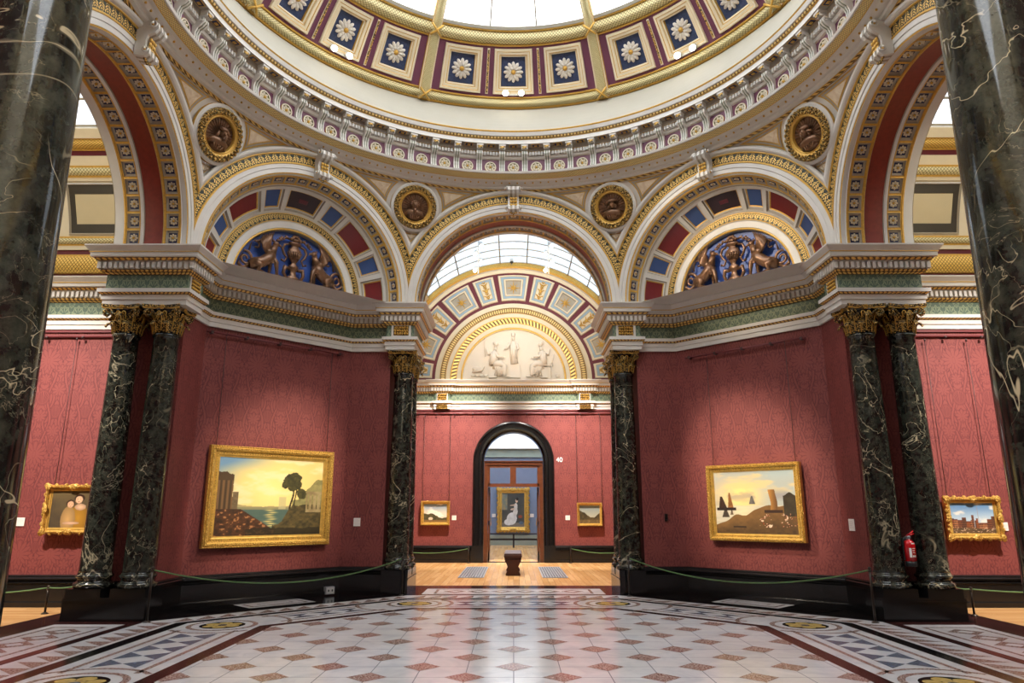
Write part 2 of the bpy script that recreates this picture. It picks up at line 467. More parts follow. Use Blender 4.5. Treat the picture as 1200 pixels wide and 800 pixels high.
# ------------------------------------------------------------------ entablature and skirting
EP = [(0, 3.07), (.03, 3.07), (.03, 3.12), (.042, 3.125), (.042, 3.175), (.075, 3.195), (.075, 3.235), (.02, 3.24), (.02, 3.395), (.055, 3.415), (.07, 3.44), (.07, 3.515), (.10, 3.525), (.125, 3.555), (.15, 3.56), (.15, 3.598), (.158, 3.60), (.158, 3.61), (.165, 3.622), (.195, 3.66), (.195, 3.675), (-.1, 3.675)]
EM = ['stone', 'stone', 'stone', 'stone', 'egg_row', 'stone', 'stone', 'green_frieze', 'egg_row', 'egg_row', 'stone_shade', 'stone', 'egg_row', 'stone', 'stone', 'stone', 'goldline', 'stone', 'stone', 'stone', 'stone']
ER = [None, None, None, None, -.045, None, None, -.16, -.05, -.05, None, None, -.055]+[None]*8
def entablature(mb, path, side=1, dent=True, skip=()):
    mb_fr = miter(path, 0, side)
    # every straight run gets its own uv so the patterns keep their size
    runs = [i for i in range(len(path)-1) if i not in skip]
    for i in runs: mb.sweep(mb_fr[i:i+2], EP, EM, ER, False)
    if dent:
        for i in runs:
            (x0, y0), (x1, y1) = path[i], path[i+1]; L = hypot(x1-x0, y1-y0); tx, ty = (x1-x0)/L, (y1-y0)/L; nx, ny = -ty*side, tx*side
            A0 = mb_fr[i][1]; A1 = mb_fr[i+1][1]
            e0 = (A0[0]*tx+A0[1]*ty)*.1; e1 = L+(A1[0]*tx+A1[1]*ty)*.1
            n = max(1, int((e1-e0)/.056)); st = (e1-e0)/n
            for k in range(n):
                c = e0+(k+.5)*st
                f = lambda p: (x0+tx*(c+p[0])+nx*p[1], y0+ty*(c+p[0])+ny*p[1], p[2])
                mb.box(-.016, .016, .065, .10, 3.448, 3.512, 'stone', f)
BP = [(0, .33), (.02, .33), (.035, .32), (.035, .305), (.05, .295), (.05, .28), (.03, .265), (.045, .25), (.03, .235), (.03, .06), (.055, .05), (.055, 0)]
def skirting(mb, path, side=1):
    mb.sweep(miter(path, 0, side), BP, 'black_stone', None, False)

# ------------------------------------------------------------------ FLOOR
def clip(poly, planes):
    for (a, b, c) in planes:          # keep a*x+b*y<=c
        out = []
        for i in range(len(poly)):
            p, q = poly[i], poly[(i+1) % len(poly)]
            dp, dq = a*p[0]+b*p[1]-c, a*q[0]+b*q[1]-c
            if dp <= 0: out.append(p)
            if dp*dq < 0:
                t = dp/(dp-dq); out.append((p[0]+(q[0]-p[0])*t, p[1]+(q[1]-p[1])*t))
        poly = out
        if len(poly) < 3: return None
    return poly
def octo(w):
    a, b = 1.06+.2*w, 2.16+w
    return [(a, b), (b, a), (b, -a), (a, -b), (-a, -b), (-b, -a), (-b, a), (-a, b)]
def build_floor():
    mb = MB(); DZ = .0007
    def P(pts, lv, mat): mb.add([(x, y, lv*DZ) for x, y in pts], [tuple(range(len(pts)))], mat)
    P([(-4.3, -4.3), (4.3, -4.3), (4.3, 4.3), (-4.3, 4.3)], 0, 'floor_black')
    def ring(w0, w1, lv, mat):
        A, B = octo(w0), octo(w1)
        for i in range(8):
            j = (i+1) % 8; P([A[i], A[j], B[j], B[i]], lv, mat)
    ring(.95, 1.26, 1, 'floor_white'); ring(.12, .83, 1, 'floor_white'); ring(0, .12, 1, 'floor_maroon')
    P(octo(0), 1, 'floor_white')
    a, b = 1.06, 2.16; pl = [(1, 0, b), (-1, 0, b), (0, 1, b), (0, -1, b)]+[(sx, sy, a+b) for sx in (1, -1) for sy in (1, -1)]
    s = .303; z0 = -.928
    for i in range(-9, 16):
        y = z0+i*s
        if abs(y) < 2.16:
            q = clip([(-3, y-.003), (3, y-.003), (3, y+.003), (-3, y+.003)], pl)
            if q: P(q, 2, 'tile_line')
        for k in range(-8, 9):
            if (k+i) % 2 == 0: continue
            q = clip([(k*s-.128, y), (k*s, y-.128), (k*s+.128, y), (k*s, y+.128)], pl)
            if q: P(q, 3, 'floor_pink')
    for k in range(-7, 8):
        q = clip([(k*s-.003, -3), (k*s+.003, -3), (k*s+.003, 3), (k*s-.003, 3)], pl)
        if q: P(q, 2, 'tile_line')
    # border panels: per side
    for k in range(8):
        A, B = octo(.12), octo(.83)
        i = (k-1) % 8
        # side between vertices i and i+1 ; local frame
        (x0, y0), (x1, y1) = A[i], A[(i+1) % 8]; (u0, v0), (u1, v1) = B[i], B[(i+1) % 8]
        mx, my = (x0+x1)/2, (y0+y1)/2; L = hypot(x1-x0, y1-y0); tx, ty = (x1-x0)/L, (y1-y0)/L
        nx, ny = ty*-1, tx
        if nx*mx+ny*my < 0: nx, ny = -nx, -ny
        wd = abs((u0-x0)*nx+(v0-y0)*ny)
        F = lambda a_, b_: (mx+tx*a_+nx*b_, my+ty*a_+ny*b_)
        h = L/2-.42; lo, hi = .09, wd-.09
        def R(a0, a1, b0, b1, lv, mat): P([F(a0, b0), F(a1, b0), F(a1, b1), F(a0, b1)], lv, mat)
        R(-h-.16, h+.16, lo, lo+.04, 2, 'floor_pink'); R(-h-.16, h+.16, hi-.04, hi, 2, 'floor_pink')
        for sg in (-1, 1):       # curved ends round the medallions
            c = sg*(h+.46)
            for q in range(10):
                t0, t1 = radians(-50+10*q), radians(-40+10*q)
                pp = [F(c-sg*r*cos(t), wd/2+r*sin(t)) for r, t in ((.42, t0), (.46, t0), (.46, t1), (.42, t1))]
                P(pp, 2, 'floor_pink')
        n = max(3, round(2*h/.27)); cw = 2*h/n; c0, c1 = lo+.11, hi-.11; cm = (c0+c1)/2
        for q in range(n):
            a0 = -h+q*cw; am = a0+cw/2; a1 = a0+cw
            P([F(a0, c0), F(a1, c0), F(am, cm)], 2, 'floor_blue'); P([F(a0, c1), F(a1, c1), F(am, cm)], 2, 'floor_blue')
        # zigzag strip
        (x0, y0), (x1, y1) = octo(.99)[i], octo(.99)[(i+1) % 8]; L = hypot(x1-x0, y1-y0); mx, my = (x0+x1)/2, (y0+y1)/2
        n = round(L/.2); cw = L/n; ww = .23*(1 if k % 2 == 0 else .86)
        G = lambda a_, b_: (mx+tx*a_+nx*b_, my+ty*a_+ny*b_)
        for q in range(n):
            a0 = -L/2+q*cw
            P([G(a0, 0), G(a0+cw, 0), G(a0+cw, ww)], 2, 'floor_pink')
        # medallion at the vertex
    def disc(cx, cy, r0, r1, lv, mat, n=40):
        for i in range(n):
            t0, t1 = 2*pi*i/n, 2*pi*(i+1)/n
            pp = [(cx+r*cos(t), cy+r*sin(t)) for r, t in ((r0, t0), (r1, t0), (r1, t1), (r0, t1))]
            P(pp if r0 > 0 else [pp[0], pp[1], pp[2]], lv, mat)
    for sx, sy in ((1.1, 2.62), (2.62, 1.1)):
        for a_ in (1, -1):
            for b_ in (1, -1):
                cx, cy = sx*a_, sy*b_
                disc(cx, cy, .26, .305, 3, 'floor_pink'); disc(cx, cy, 0, .26, 3, 'floor_white'); disc(cx, cy, 0, .195, 4, 'floor_black')
                disc(cx, cy, 0, .07, 5, 'floor_yellow', 16)
                for q in range(6):
                    t = 2*pi*q/6+atan2(cy, cx); disc(cx+.115*cos(t), cy+.115*sin(t), 0, .058, 5, 'floor_yellow', 16)
                disc(cx, cy, 0, .04, 6, 'floor_blue', 12)
    # arch thresholds and wall-side frames
    for k in range(4):
        c_, s_ = cos(k*pi/2), sin(k*pi/2)
        T = lambda x, y: (x*c_+y*s_, -x*s_+y*c_)
        def R(a0, a1, b0, b1, lv, mat): P([T(a0, b0), T(a1, b0), T(a1, b1), T(a0, b1)], lv, mat)
        R(-1.3, 1.3, 3.44, 4.3, 1, 'floor_maroon'); R(-1.14, 1.14, 3.52, 4.16, 2, 'floor_white')
        R(-1.0, 1.0, 3.6, 3.635, 3, 'floor_pink'); R(-1.0, 1.0, 4.045, 4.08, 3, 'floor_pink'); R(-1.0, -.965, 3.6, 4.08, 3, 'floor_pink'); R(.965, 1.0, 3.6, 4.08, 3, 'floor_pink')
        for q in range(6):
            x = -.75+.3*q; P([T(x-.15, 3.84), T(x, 3.68), T(x+.15, 3.84), T(x, 4.0)], 3, 'floor_pink'); P([T(x-.07, 3.84), T(x, 3.765), T(x+.07, 3.84), T(x, 3.915)], 4, 'floor_white')
        c2, s2 = cos(k*pi/2+pi/4), sin(k*pi/2+pi/4)
        T2 = lambda x, y: (x*c2+y*s2, -x*s2+y*c2)
        for a0, a1, b0, b1, lv, mat in ((-.39, .39, 3.56, 3.96, 1, 'floor_white'), (-.33, .33, 3.62, 3.90, 2, 'floor_pink'), (-.30, .30, 3.65, 3.87, 3, 'floor_white'), (-.2, .2, 3.71, 3.81, 4, 'floor_pink'), (-.18, .18, 3.72, 3.8, 5, 'floor_white')):
            P([T2(a0, b0), T2(a1, b0), T2(a1, b1), T2(a0, b1)], lv, mat)
        # threshold strip and boards of the gallery
        R(-2.7, 2.7, 4.3, 4.57, 0, 'floor_maroon'); R(-.9, .9, 4.5, 4.57, 1, 'floor_black')
    mb.add([(-10, -10, -.05), (10, -10, -.05), (10, 18, -.05), (-10, 18, -.05)], [(0, 1, 2, 3)], 'floor_black')
    o = mb.build('floor', None, CEN); struct(o, 'polished marble mosaic floor of the octagonal hall with pink lozenges on white')
    for k in range(4):
        c_, s_ = cos(k*pi/2), sin(k*pi/2); mb = MB(); W = 2.6
        L = 9.02
        mb.add([(-W, 4.57, 0), (W, 4.57, 0), (W, L, 0), (-W, L, 0)], [(0, 1, 2, 3)], 'wood_floor')
        if k == 0:
            mb.add([(-.62, L, .002), (.62, L, .002), (.62, 9.3, .002), (-.62, 9.3, .002)], [(0, 1, 2, 3)], 'floor_black')
            mb.add([(-4, 9.3, 0), (4, 9.3, 0), (4, 16.5, 0), (-4, 16.5, 0)], [(0, 1, 2, 3)], 'wood_floor')
        mb.add([(-W, 4.56, 0), (W, 4.56, 0), (W, 4.56, -.05), (-W, 4.56, -.05)], [(0, 1, 2, 3)], 'wood_floor')
        o = mb.build('floor' , None, CEN, FR(2*k)); struct(o, ['honey oak board floor beyond the central archway', 'honey oak board floor of the right gallery', 'oak board floor behind the viewpoint', 'honey oak board floor of the left gallery'][k])
build_floor()

# ------------------------------------------------------------------ DIAGONAL CORNER WALLS (bays 1,3,5,7)
def build_corner_walls():
    path = [(1.64, 4.22), (1.64, 3.53), (2.17, 3.53), (3.53, 2.17), (3.53, 1.64), (4.22, 1.64)]
    mb = MB(); wallstrip(mb, path, .3, 3.08, 'damask'); me = mb.mesh('wall_diagonal')
    mb = MB(); skirting(mb, path, -1); mb2 = mb.mesh('baseboard_diagonal')
    ep = [(1.6, 4.22), (1.34, 4.22), (1.34, 3.41), (1.66, 3.41), (1.66, 3.53), (2.17, 3.53), (3.53, 2.17), (3.53, 1.66), (3.41, 1.66), (3.41, 1.34), (4.22, 1.34), (4.22, 1.6)]
    mb = MB(); entablature(mb, ep, -1, True, (0, len(ep)-2))
    for sw in (0, 1):
        Q = (lambda x, y, z: (x, y, z)) if not sw else (lambda x, y, z: (y, x, z))
        mb.quad(Q(1.34, 3.41, 3.07), Q(1.66, 3.41, 3.07), Q(1.66, 4.22, 3.07), Q(1.34, 4.22, 3.07), 'stone')
        # gilded relief block in the frieze over the front column
        for (a0, a1, b) in ((1.36, 1.62, 3.385),):
            vs = [Q(a0, b, 3.245), Q(a1, b, 3.245), Q(a1, b, 3.405), Q(a0, b, 3.405)]
            mb.add(vs, [(0, 1, 2, 3)], 'stone'); vs = [Q(a0+.03, b-.004, 3.26), Q(a1-.03, b-.004, 3.26), Q(a1-.03, b-.004, 3.39), Q(a0+.03, b-.004, 3.39)]
            mb.add(vs, [(0, 1, 2, 3)], 'gold_relief')
            for z0, z1 in ((3.26, 3.39),):
                for i in range(6):
                    for j in range(3):
                        mb.ball(Q(a0+.05+i*.032, b-.008, z0+.025+j*.04), .015, 'goldline', 6, 4)
    ent = mb.mesh('trim_entablature')
    labs = {1: 'right corner', 3: 'right near corner', 5: 'left near corner', 7: 'left corner'}
    for k in (1, 3, 5, 7):
        rot = -radians(45*(k-1))
        for nm, m_, lb in (('wall_diagonal', me, 'crimson damask wall facets of the '), ('baseboard_diagonal', mb2, 'polished black stone skirting of the '), ('trim_entablature', ent, 'carved white, green and gold entablature of the ')):
            o = bpy.data.objects.new(nm, m_); COL.objects.link(o); o.location = (0, ZC*U, 0); o.rotation_euler = (0, 0, rot); struct(o, lb+labs[k])
build_corner_walls()

# ------------------------------------------------------------------ ARCHIVOLTS + SOFFITS + SPANDRELS
HC = 3.72
T8 = tan(pi/8)
def clip8(o):
    bm = bmesh.new(); bm.from_mesh(o.data)
    for sg in (1, -1):
        g = bm.verts[:]+bm.edges[:]+bm.faces[:]
        bmesh.ops.bisect_plane(bm, geom=g, dist=1e-6, plane_co=(0, 0, 0), plane_no=(sg*cos(pi/8), -sin(pi/8), 0), clear_outer=True)
    bm.to_mesh(o.data); bm.free()
AV = [(1.32, 3.46), (1.335, 3.455), (1.335, 3.45), (1.385, 3.45), (1.39, 3.44), (1.44, 3.44), (1.443, 3.43), (1.455, 3.43), (1.465, 3.44), (1.56, 3.44), (1.566, 3.425), (1.576, 3.425), (1.585, 3.405), (1.60, 3.39), (1.625, 3.385), (1.635, 3.40), (1.635, 3.46)]
AVM = ['goldline', 'stone', 'stone', 'stone', 'stone', 'goldline', 'goldline', 'goldline', 'leaf_band', 'goldline', 'goldline', 'stone', 'stone', 'stone', 'stone', 'stone']
AVR = [None]*8+[52]+[None]*7
def coffer_strip(mb, r, d0, d1, n, ros=True):
    """row of n rosette coffers round the soffit"""
    for i in range(n):
        a0, a1 = pi*i/n, pi*(i+1)/n; am = (a0+a1)/2
        Pn = lambda a, d, rr: (rr*cos(a), d, HC+rr*sin(a))
        def ringq(m0, i0, m1, i1, mat):
            da, dd = (a1-a0), (d1-d0)
            A = [Pn(a0+da*m0, d0+dd*m0, r+i0), Pn(a1-da*m0, d0+dd*m0, r+i0), Pn(a1-da*m0, d1-dd*m0, r+i0), Pn(a0+da*m0, d1-dd*m0, r+i0)]
            B = [Pn(a0+da*m1, d0+dd*m1, r+i1), Pn(a1-da*m1, d0+dd*m1, r+i1), Pn(a1-da*m1, d1-dd*m1, r+i1), Pn(a0+da*m1, d1-dd*m1, r+i1)]
            for q in range(4): mb.quad(A[q], A[(q+1) % 4], B[(q+1) % 4], B[q], mat)
        ringq(0, 0, .07, -.004, 'goldline'); ringq(.07, 0, .1, .012, 'stone_shade'); ringq(.1, .012, .2, .02, 'stone_shade')
        B = [Pn(a, d, r+.021) for a, d in ((a0+(a1-a0)*.2, d0+(d1-d0)*.2), (a1-(a1-a0)*.2, d0+(d1-d0)*.2), (a1-(a1-a0)*.2, d1-(d1-d0)*.2), (a0+(a1-a0)*.2, d1-(d1-d0)*.2))]
        mb.quad(*B, 'navy')
        c = Pn(am, (d0+d1)/2, r+.018)
        mb.petals(c, (-sin(am), 0, cos(am)), (0, 1, 0), (-cos(am), 0, -sin(am)), (d1-d0)*.31, 8, 'petal', 'goldline', .35)
def soffit_cardinal(mb):
    fr = arcframes(HC, 0, pi, 72)
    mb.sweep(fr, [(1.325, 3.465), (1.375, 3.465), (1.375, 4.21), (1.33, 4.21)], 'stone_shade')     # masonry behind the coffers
    mb.sweep(fr, [(1.32, 3.46), (1.32, 3.51), (1.31, 3.515), (1.31, 3.53), (1.32, 3.535)], ['stone', 'stone', 'goldline', 'goldline'])
    coffer_strip(mb, 1.32, 3.535, 3.685, 23)
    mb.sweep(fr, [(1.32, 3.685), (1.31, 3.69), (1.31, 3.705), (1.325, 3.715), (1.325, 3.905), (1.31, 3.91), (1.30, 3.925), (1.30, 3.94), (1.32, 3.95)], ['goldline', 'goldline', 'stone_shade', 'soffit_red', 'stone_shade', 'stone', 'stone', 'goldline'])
    coffer_strip(mb, 1.32, 3.95, 4.10, 23)
    mb.sweep(fr, [(1.32, 4.10), (1.31, 4.105), (1.31, 4.12), (1.32, 4.13), (1.32, 4.22), (1.42, 4.24)], ['goldline', 'goldline', 'stone', 'stone', 'stone'])
    for sg in (-1, 1):
        P = [(1.2*sg, 3.46, 3.674), (3.46*T8*sg, 3.46, 3.674), (4.22*T8*sg, 4.22, 3.674), (1.2*sg, 4.22, 3.674)]
        mb.add(P, [(0, 1, 2, 3)], 'stone')
def nested(mb, Sf, u0, u1, v0, v1, layers, nu=6):
    """layers: (mu, mv, inset, mat to the next layer); last mat fills"""
    def loop(mu, mv, ins):
        a0, a1, b0, b1 = u0+mu, u1-mu, v0+mv, v1-mv
        L = [Sf(a0+(a1-a0)*i/nu, b0, ins) for i in range(nu)]+[Sf(a1, b0+(b1-b0)*i/nu, ins) for i in range(nu)]
        L += [Sf(a1-(a1-a0)*i/nu, b1, ins) for i in range(nu)]+[Sf(a0, b1-(b1-b0)*i/nu, ins) for i in range(nu)]
        return L
    for q in range(len(layers)-1):
        A = loop(*layers[q][:3]); B = loop(*layers[q+1][:3]); n = len(A)
        mb.add(A+B, [(i, (i+1) % n, n+(i+1) % n, n+i) for i in range(n)], layers[q][3])
    mu, mv, ins, mat = layers[-1]
    a0, a1, b0, b1 = u0+mu, u1-mu, v0+mv, v1-mv
    vs, uv = [], []
    for i in range(nu+1):
        for j in (0, 1): vs.append(Sf(a0+(a1-a0)*i/nu, b0+(b1-b0)*j, ins)); uv.append((i/nu, j))
    mb.add(vs, [(2*i, 2*i+2, 2*i+3, 2*i+1) for i in range(nu)], mat, False, uv)
def soffit_diag(mb):
    fr = arcframes(HC, 0, pi, 72)
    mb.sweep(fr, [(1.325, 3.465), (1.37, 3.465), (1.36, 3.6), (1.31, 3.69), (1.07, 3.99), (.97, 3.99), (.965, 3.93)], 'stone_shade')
    mb.sweep(fr, [(1.32, 3.46), (1.31, 3.49), (1.30, 3.495), (1.30, 3.505)], ['stone', 'goldline', 'goldline'])
    n = 25
    # rosette strip, gently splayed
    for i in range(n):
        a0, a1 = pi*i/n, pi*(i+1)/n
        Sf = lambda a, t, ins: ((1.30-.05*t+ins)*cos(a), 3.505+.11*t, HC+(1.30-.05*t+ins)*sin(a))
        nested(mb, Sf, a0, a1, 0, 1, [(0, 0, 0, 'goldline'), (.01, .1, 0, 'stone_shade'), (.014, .14, .012, 'stone_shade'), (.026, .2, .016, 'navy')], 1)
        am = (a0+a1)/2; c = Sf(am, .5, .012)
        mb.petals(c, (-sin(am), 0, cos(am)), (0, 1, 0), (-cos(am), 0, -sin(am)), .036, 8, 'petal', 'goldline', .35)
    mb.sweep(fr, [(1.25, 3.615), (1.24, 3.62), (1.24, 3.64), (1.225, 3.65), (1.225, 3.67)], ['goldline', 'stone', 'stone_shade', 'stone'])
    # panelled splay
    Sf = lambda a, t, ins: ((1.225-.245*t+ins*.8)*cos(a), 3.67+.25*t+ins*.5, HC+(1.225-.245*t+ins*.8)*sin(a))
    cells = [(0, 11.5, 'dark_panel'), (21.5, 6, 'blue_panel'), (42.5, 11.5, 'red_panel'), (63, 6, 'blue_panel'), (81.5, 8.3, 'red_panel')]
    edges = []
    for c, h, m_ in cells:
        for sg in ((1, -1) if c else (1,)): edges.append((90-sg*c, h, m_))
    edges.sort(); last = 0
    for c, h, m_ in edges:
        a0, a1 = radians(c-h-1.5), radians(c+h+1.5); a0 = max(a0, 0); a1 = min(a1, pi)
        if a0 > last+1e-6:
            mb.sweep([((0, 0, HC), (cos(a), 0, sin(a)), (0, 1, 0)) for a in (last, a0)], [(1.225, 3.67), (.98, 3.92)], 'stone')
        nested(mb, Sf, a0, a1, 0, 1, [(0, 0, 0, 'stone'), (.018, .08, 0, 'stone_shade'), (.028, .11, .03, 'stone'), (.04, .15, .03, 'goldline'), (.052, .18, .04, m_)], 6)
        if m_ == 'dark_panel':
            nested(mb, Sf, radians(87), radians(93), .42, .58, [(0, 0, .035, 'maroon'), (.005, .02, .03, 'maroon')], 2)
        last = a1
    if last < pi-1e-6: mb.sweep([((0, 0, HC), (cos(a), 0, sin(a)), (0, 1, 0)) for a in (last, pi)], [(1.225, 3.67), (.98, 3.92)], 'stone')
    # inner arch mouldings round the lunette
    mb.sweep(fr, [(.98, 3.92), (.975, 3.925), (.97, 3.915), (.96, 3.915), (.885, 3.915), (.88, 3.91), (.872, 3.912), (.86, 3.925), (.785, 3.93), (.78, 3.94), (.77, 3.937), (.765, 3.935), (.755, 3.945), (.75, 4.02)],
             ['stone', 'goldline', 'goldline', 'leaf_band', 'goldline', 'goldline', 'stone', 'stone', 'stone', 'goldline', 'goldline', 'goldline', 'stone_shade'], [None, None, None, 44]+[None]*9)
    n = 40; vs = [(0, 4.01, HC-.05)]+[(.76*cos(pi*i/n), 4.01, HC+.76*sin(pi*i/n)) for i in range(n+1)]
    mb.add(vs, [(0, 1+i, 2+i) for i in range(n)], 'lunette_blue')
    # side blocks below the springing and ledge under the lunette
    mb.add([(-3.46*T8, 3.46, 3.674), (3.46*T8, 3.46, 3.674), (4.3*T8, 4.3, 3.674), (-4.3*T8, 4.3, 3.674)], [(0, 1, 2, 3)], 'stone')
    mb.box(-.80, .80, 3.88, 4.15, 3.66, 3.77, 'stone'); mb.box(-.745, .745, 3.90, 4.15, 3.77, 3.80, 'stone')
RH, RR = 5.36, 3.42
def pend(s_, h, inset=0, R0=1.635):
    q = max(0, R0*R0-s_*s_); hl = HC+sqrt(q); th = s_/1.433*pi/8
    v = (h-hl)/(RH-hl) if RH-hl > 1e-6 else 1
    v = max(-.3, min(1, v)); x1, y1 = RR*sin(th), RR*cos(th)
    x, y = s_+(x1-s_)*v, 3.46+(y1-3.46)*v
    b = -.04*sin(pi*max(0, v)); l = hypot(x, y); k = (l-b*0-inset)/l
    return (x*k, y*k, h)
def spandrel(mb):
    n = 48; S_ = [-1.433+2.866*i/n for i in range(n+1)]
    vs = []
    for s_ in S_:
        hl = HC+sqrt(1.62**2-s_*s_)
        for j in range(5): vs.append(pend(s_, min(hl, RH)+(RH-min(hl, RH))*j/4))
    mb.add(vs, [(i*5+j, (i+1)*5+j, (i+1)*5+j+1, i*5+j+1) for i in range(n) for j in range(4)], 'stone')
    for sg in (1, -1):
        # marble panel beside the roundel, with a gilded edge
        def poly(g):
            ra, rb, top = 1.70+g, .385+g, 5.285-g
            out = []
            sA = sqrt(ra*ra-(top-HC)**2); sB = 1.36-sqrt(max(0, rb*rb-(top-5.03)**2))
            out += [(sA+(sB-sA)*i/6, top) for i in range(6)]
            # arc round the roundel down to the hood
            a = atan2(top-5.03, sB-1.36); pts = []
            for i in range(60):
                aa = a+i*.03; x, y = 1.36+rb*cos(aa), 5.03+rb*sin(aa)
                pts.append((x, y))
                if hypot(x, y-HC) <= ra: break
            out += pts[::2]; x, y = pts[-1]; a = atan2(y-HC, x); b = atan2(top-HC, sA)
            out += [(ra*cos(a+(b-a)*i/8), HC+ra*sin(a+(b-a)*i/8)) for i in range(1, 8)]
            return [(sg*p[0], p[1]) for p in out]
        for g, ins, mt in ((-.035, .006, 'goldline'), (-.02, .012, 'stone_shade'), (0, .014, 'goldline'), (.012, .018, 'cream_marble')):
            try: q = poly(g)
            except ValueError: continue
            mb.add([pend(x, y, ins) for x, y in q], [tuple(range(len(q)))], mt)
        for g, mt, ins in ((0, 'goldline', .008), (.018, 'stone_shade', .014), (.03, 'cream_marble', .018)):
            q = [(1.431, 4.585+g*1.6), (1.431, 4.70-g*.4), (1.335+g, 4.715-g)]
            mb.add([pend(sg*x, y, ins) for x, y in q], [(0, 1, 2)], mt)
    # gilt fillet following the hood
    fr = [((0, 0, HC), (cos(a), 0, sin(a)), (0, 1, 0)) for a in [radians(28+124*i/60) for i in range(61)]]
def keystone(k):
    mb = MB()
    # scrolled console: side outline (d inward, h) extruded across
    out = [(3.44, 5.02), (3.34, 5.00), (3.30, 5.03), (3.30, 5.08), (3.34, 5.11), (3.345, 5.17), (3.33, 5.22), (3.27, 5.25), (3.24, 5.29), (3.25, 5.345), (3.30, 5.37), (3.44, 5.36)]
    for i in range(5):
        x0 = -.075+.03*i; pr = 0 if i % 2 == 0 else .012
        q = [(min(3.44, a+pr), b) for a, b in out]
        mb.extr(q, lambda a, b, w: (w, a, b), x0, x0+.03, 'stone' if i % 2 == 0 else 'stone_shade')
    for sg in (-1, 1):
        for (cy, cz, r) in ((3.285, 5.315, .045), (3.33, 5.055, .035)):
            pts = [(sg*(.078+.004*t), cy+r*(1-t/14)*cos(t*.9), cz+r*(1-t/14)*sin(t*.9)) for t in range(13)]
            mb.tube(pts, .009, 'stone', 6)
            mb.ball((sg*.1, cy, cz), .012, 'goldline', 6, 4)
    for i in range(3):
        for j in range(3):
            mb.ball((-.035+.035*i, 3.325-.004*j, 5.10+.045*j), (.02, .014, .022), 'goldline', 6, 4)
    for i in range(-2, 3): mb.ball((i*.022, 3.35, 5.0-.012*(2-abs(i))), (.012, .014, .02), 'gold_leafy', 6, 4)
    return mb
def build_arches():
    kmesh = keystone(0).mesh('keystone'); names = {0: 'central archway', 1: 'right blind arch', 2: 'right archway', 3: 'near right blind arch', 4: 'archway behind the viewpoint', 5: 'near left blind arch', 6: 'left archway', 7: 'left blind arch'}
    arche = {}
    for kind in ('c', 'd'):
        mb = MB(); mb.sweep(arcframes(HC, -.0, pi, 96), AV, AVM, AVR)
        o = mb.build('trim_arch'); clip8(o); arche[kind, 'a'] = o.data; bpy.data.objects.remove(o)
        mb = MB(); (soffit_cardinal if kind == 'c' else soffit_diag)(mb); arche[kind, 's'] = mb.mesh('arch_soffit')
    mb = MB(); spandrel(mb); sp = mb.mesh('spandrel')
    for k in range(8):
        kind = 'cd'[k % 2]
        o = bpy.data.objects.new('trim_arch', arche[kind, 'a']); COL.objects.link(o); o.location = (0, ZC*U, 0); o.rotation_euler = (0, 0, FR(k)); struct(o, 'white and gilt moulded arch of the '+names[k])
        for nm, me in (('arch_soffit', arche[kind, 's']), ('spandrel', sp), ('keystone', kmesh)):
            c = bpy.data.objects.new(nm, me); COL.objects.link(c); c.parent = o
build_arches()

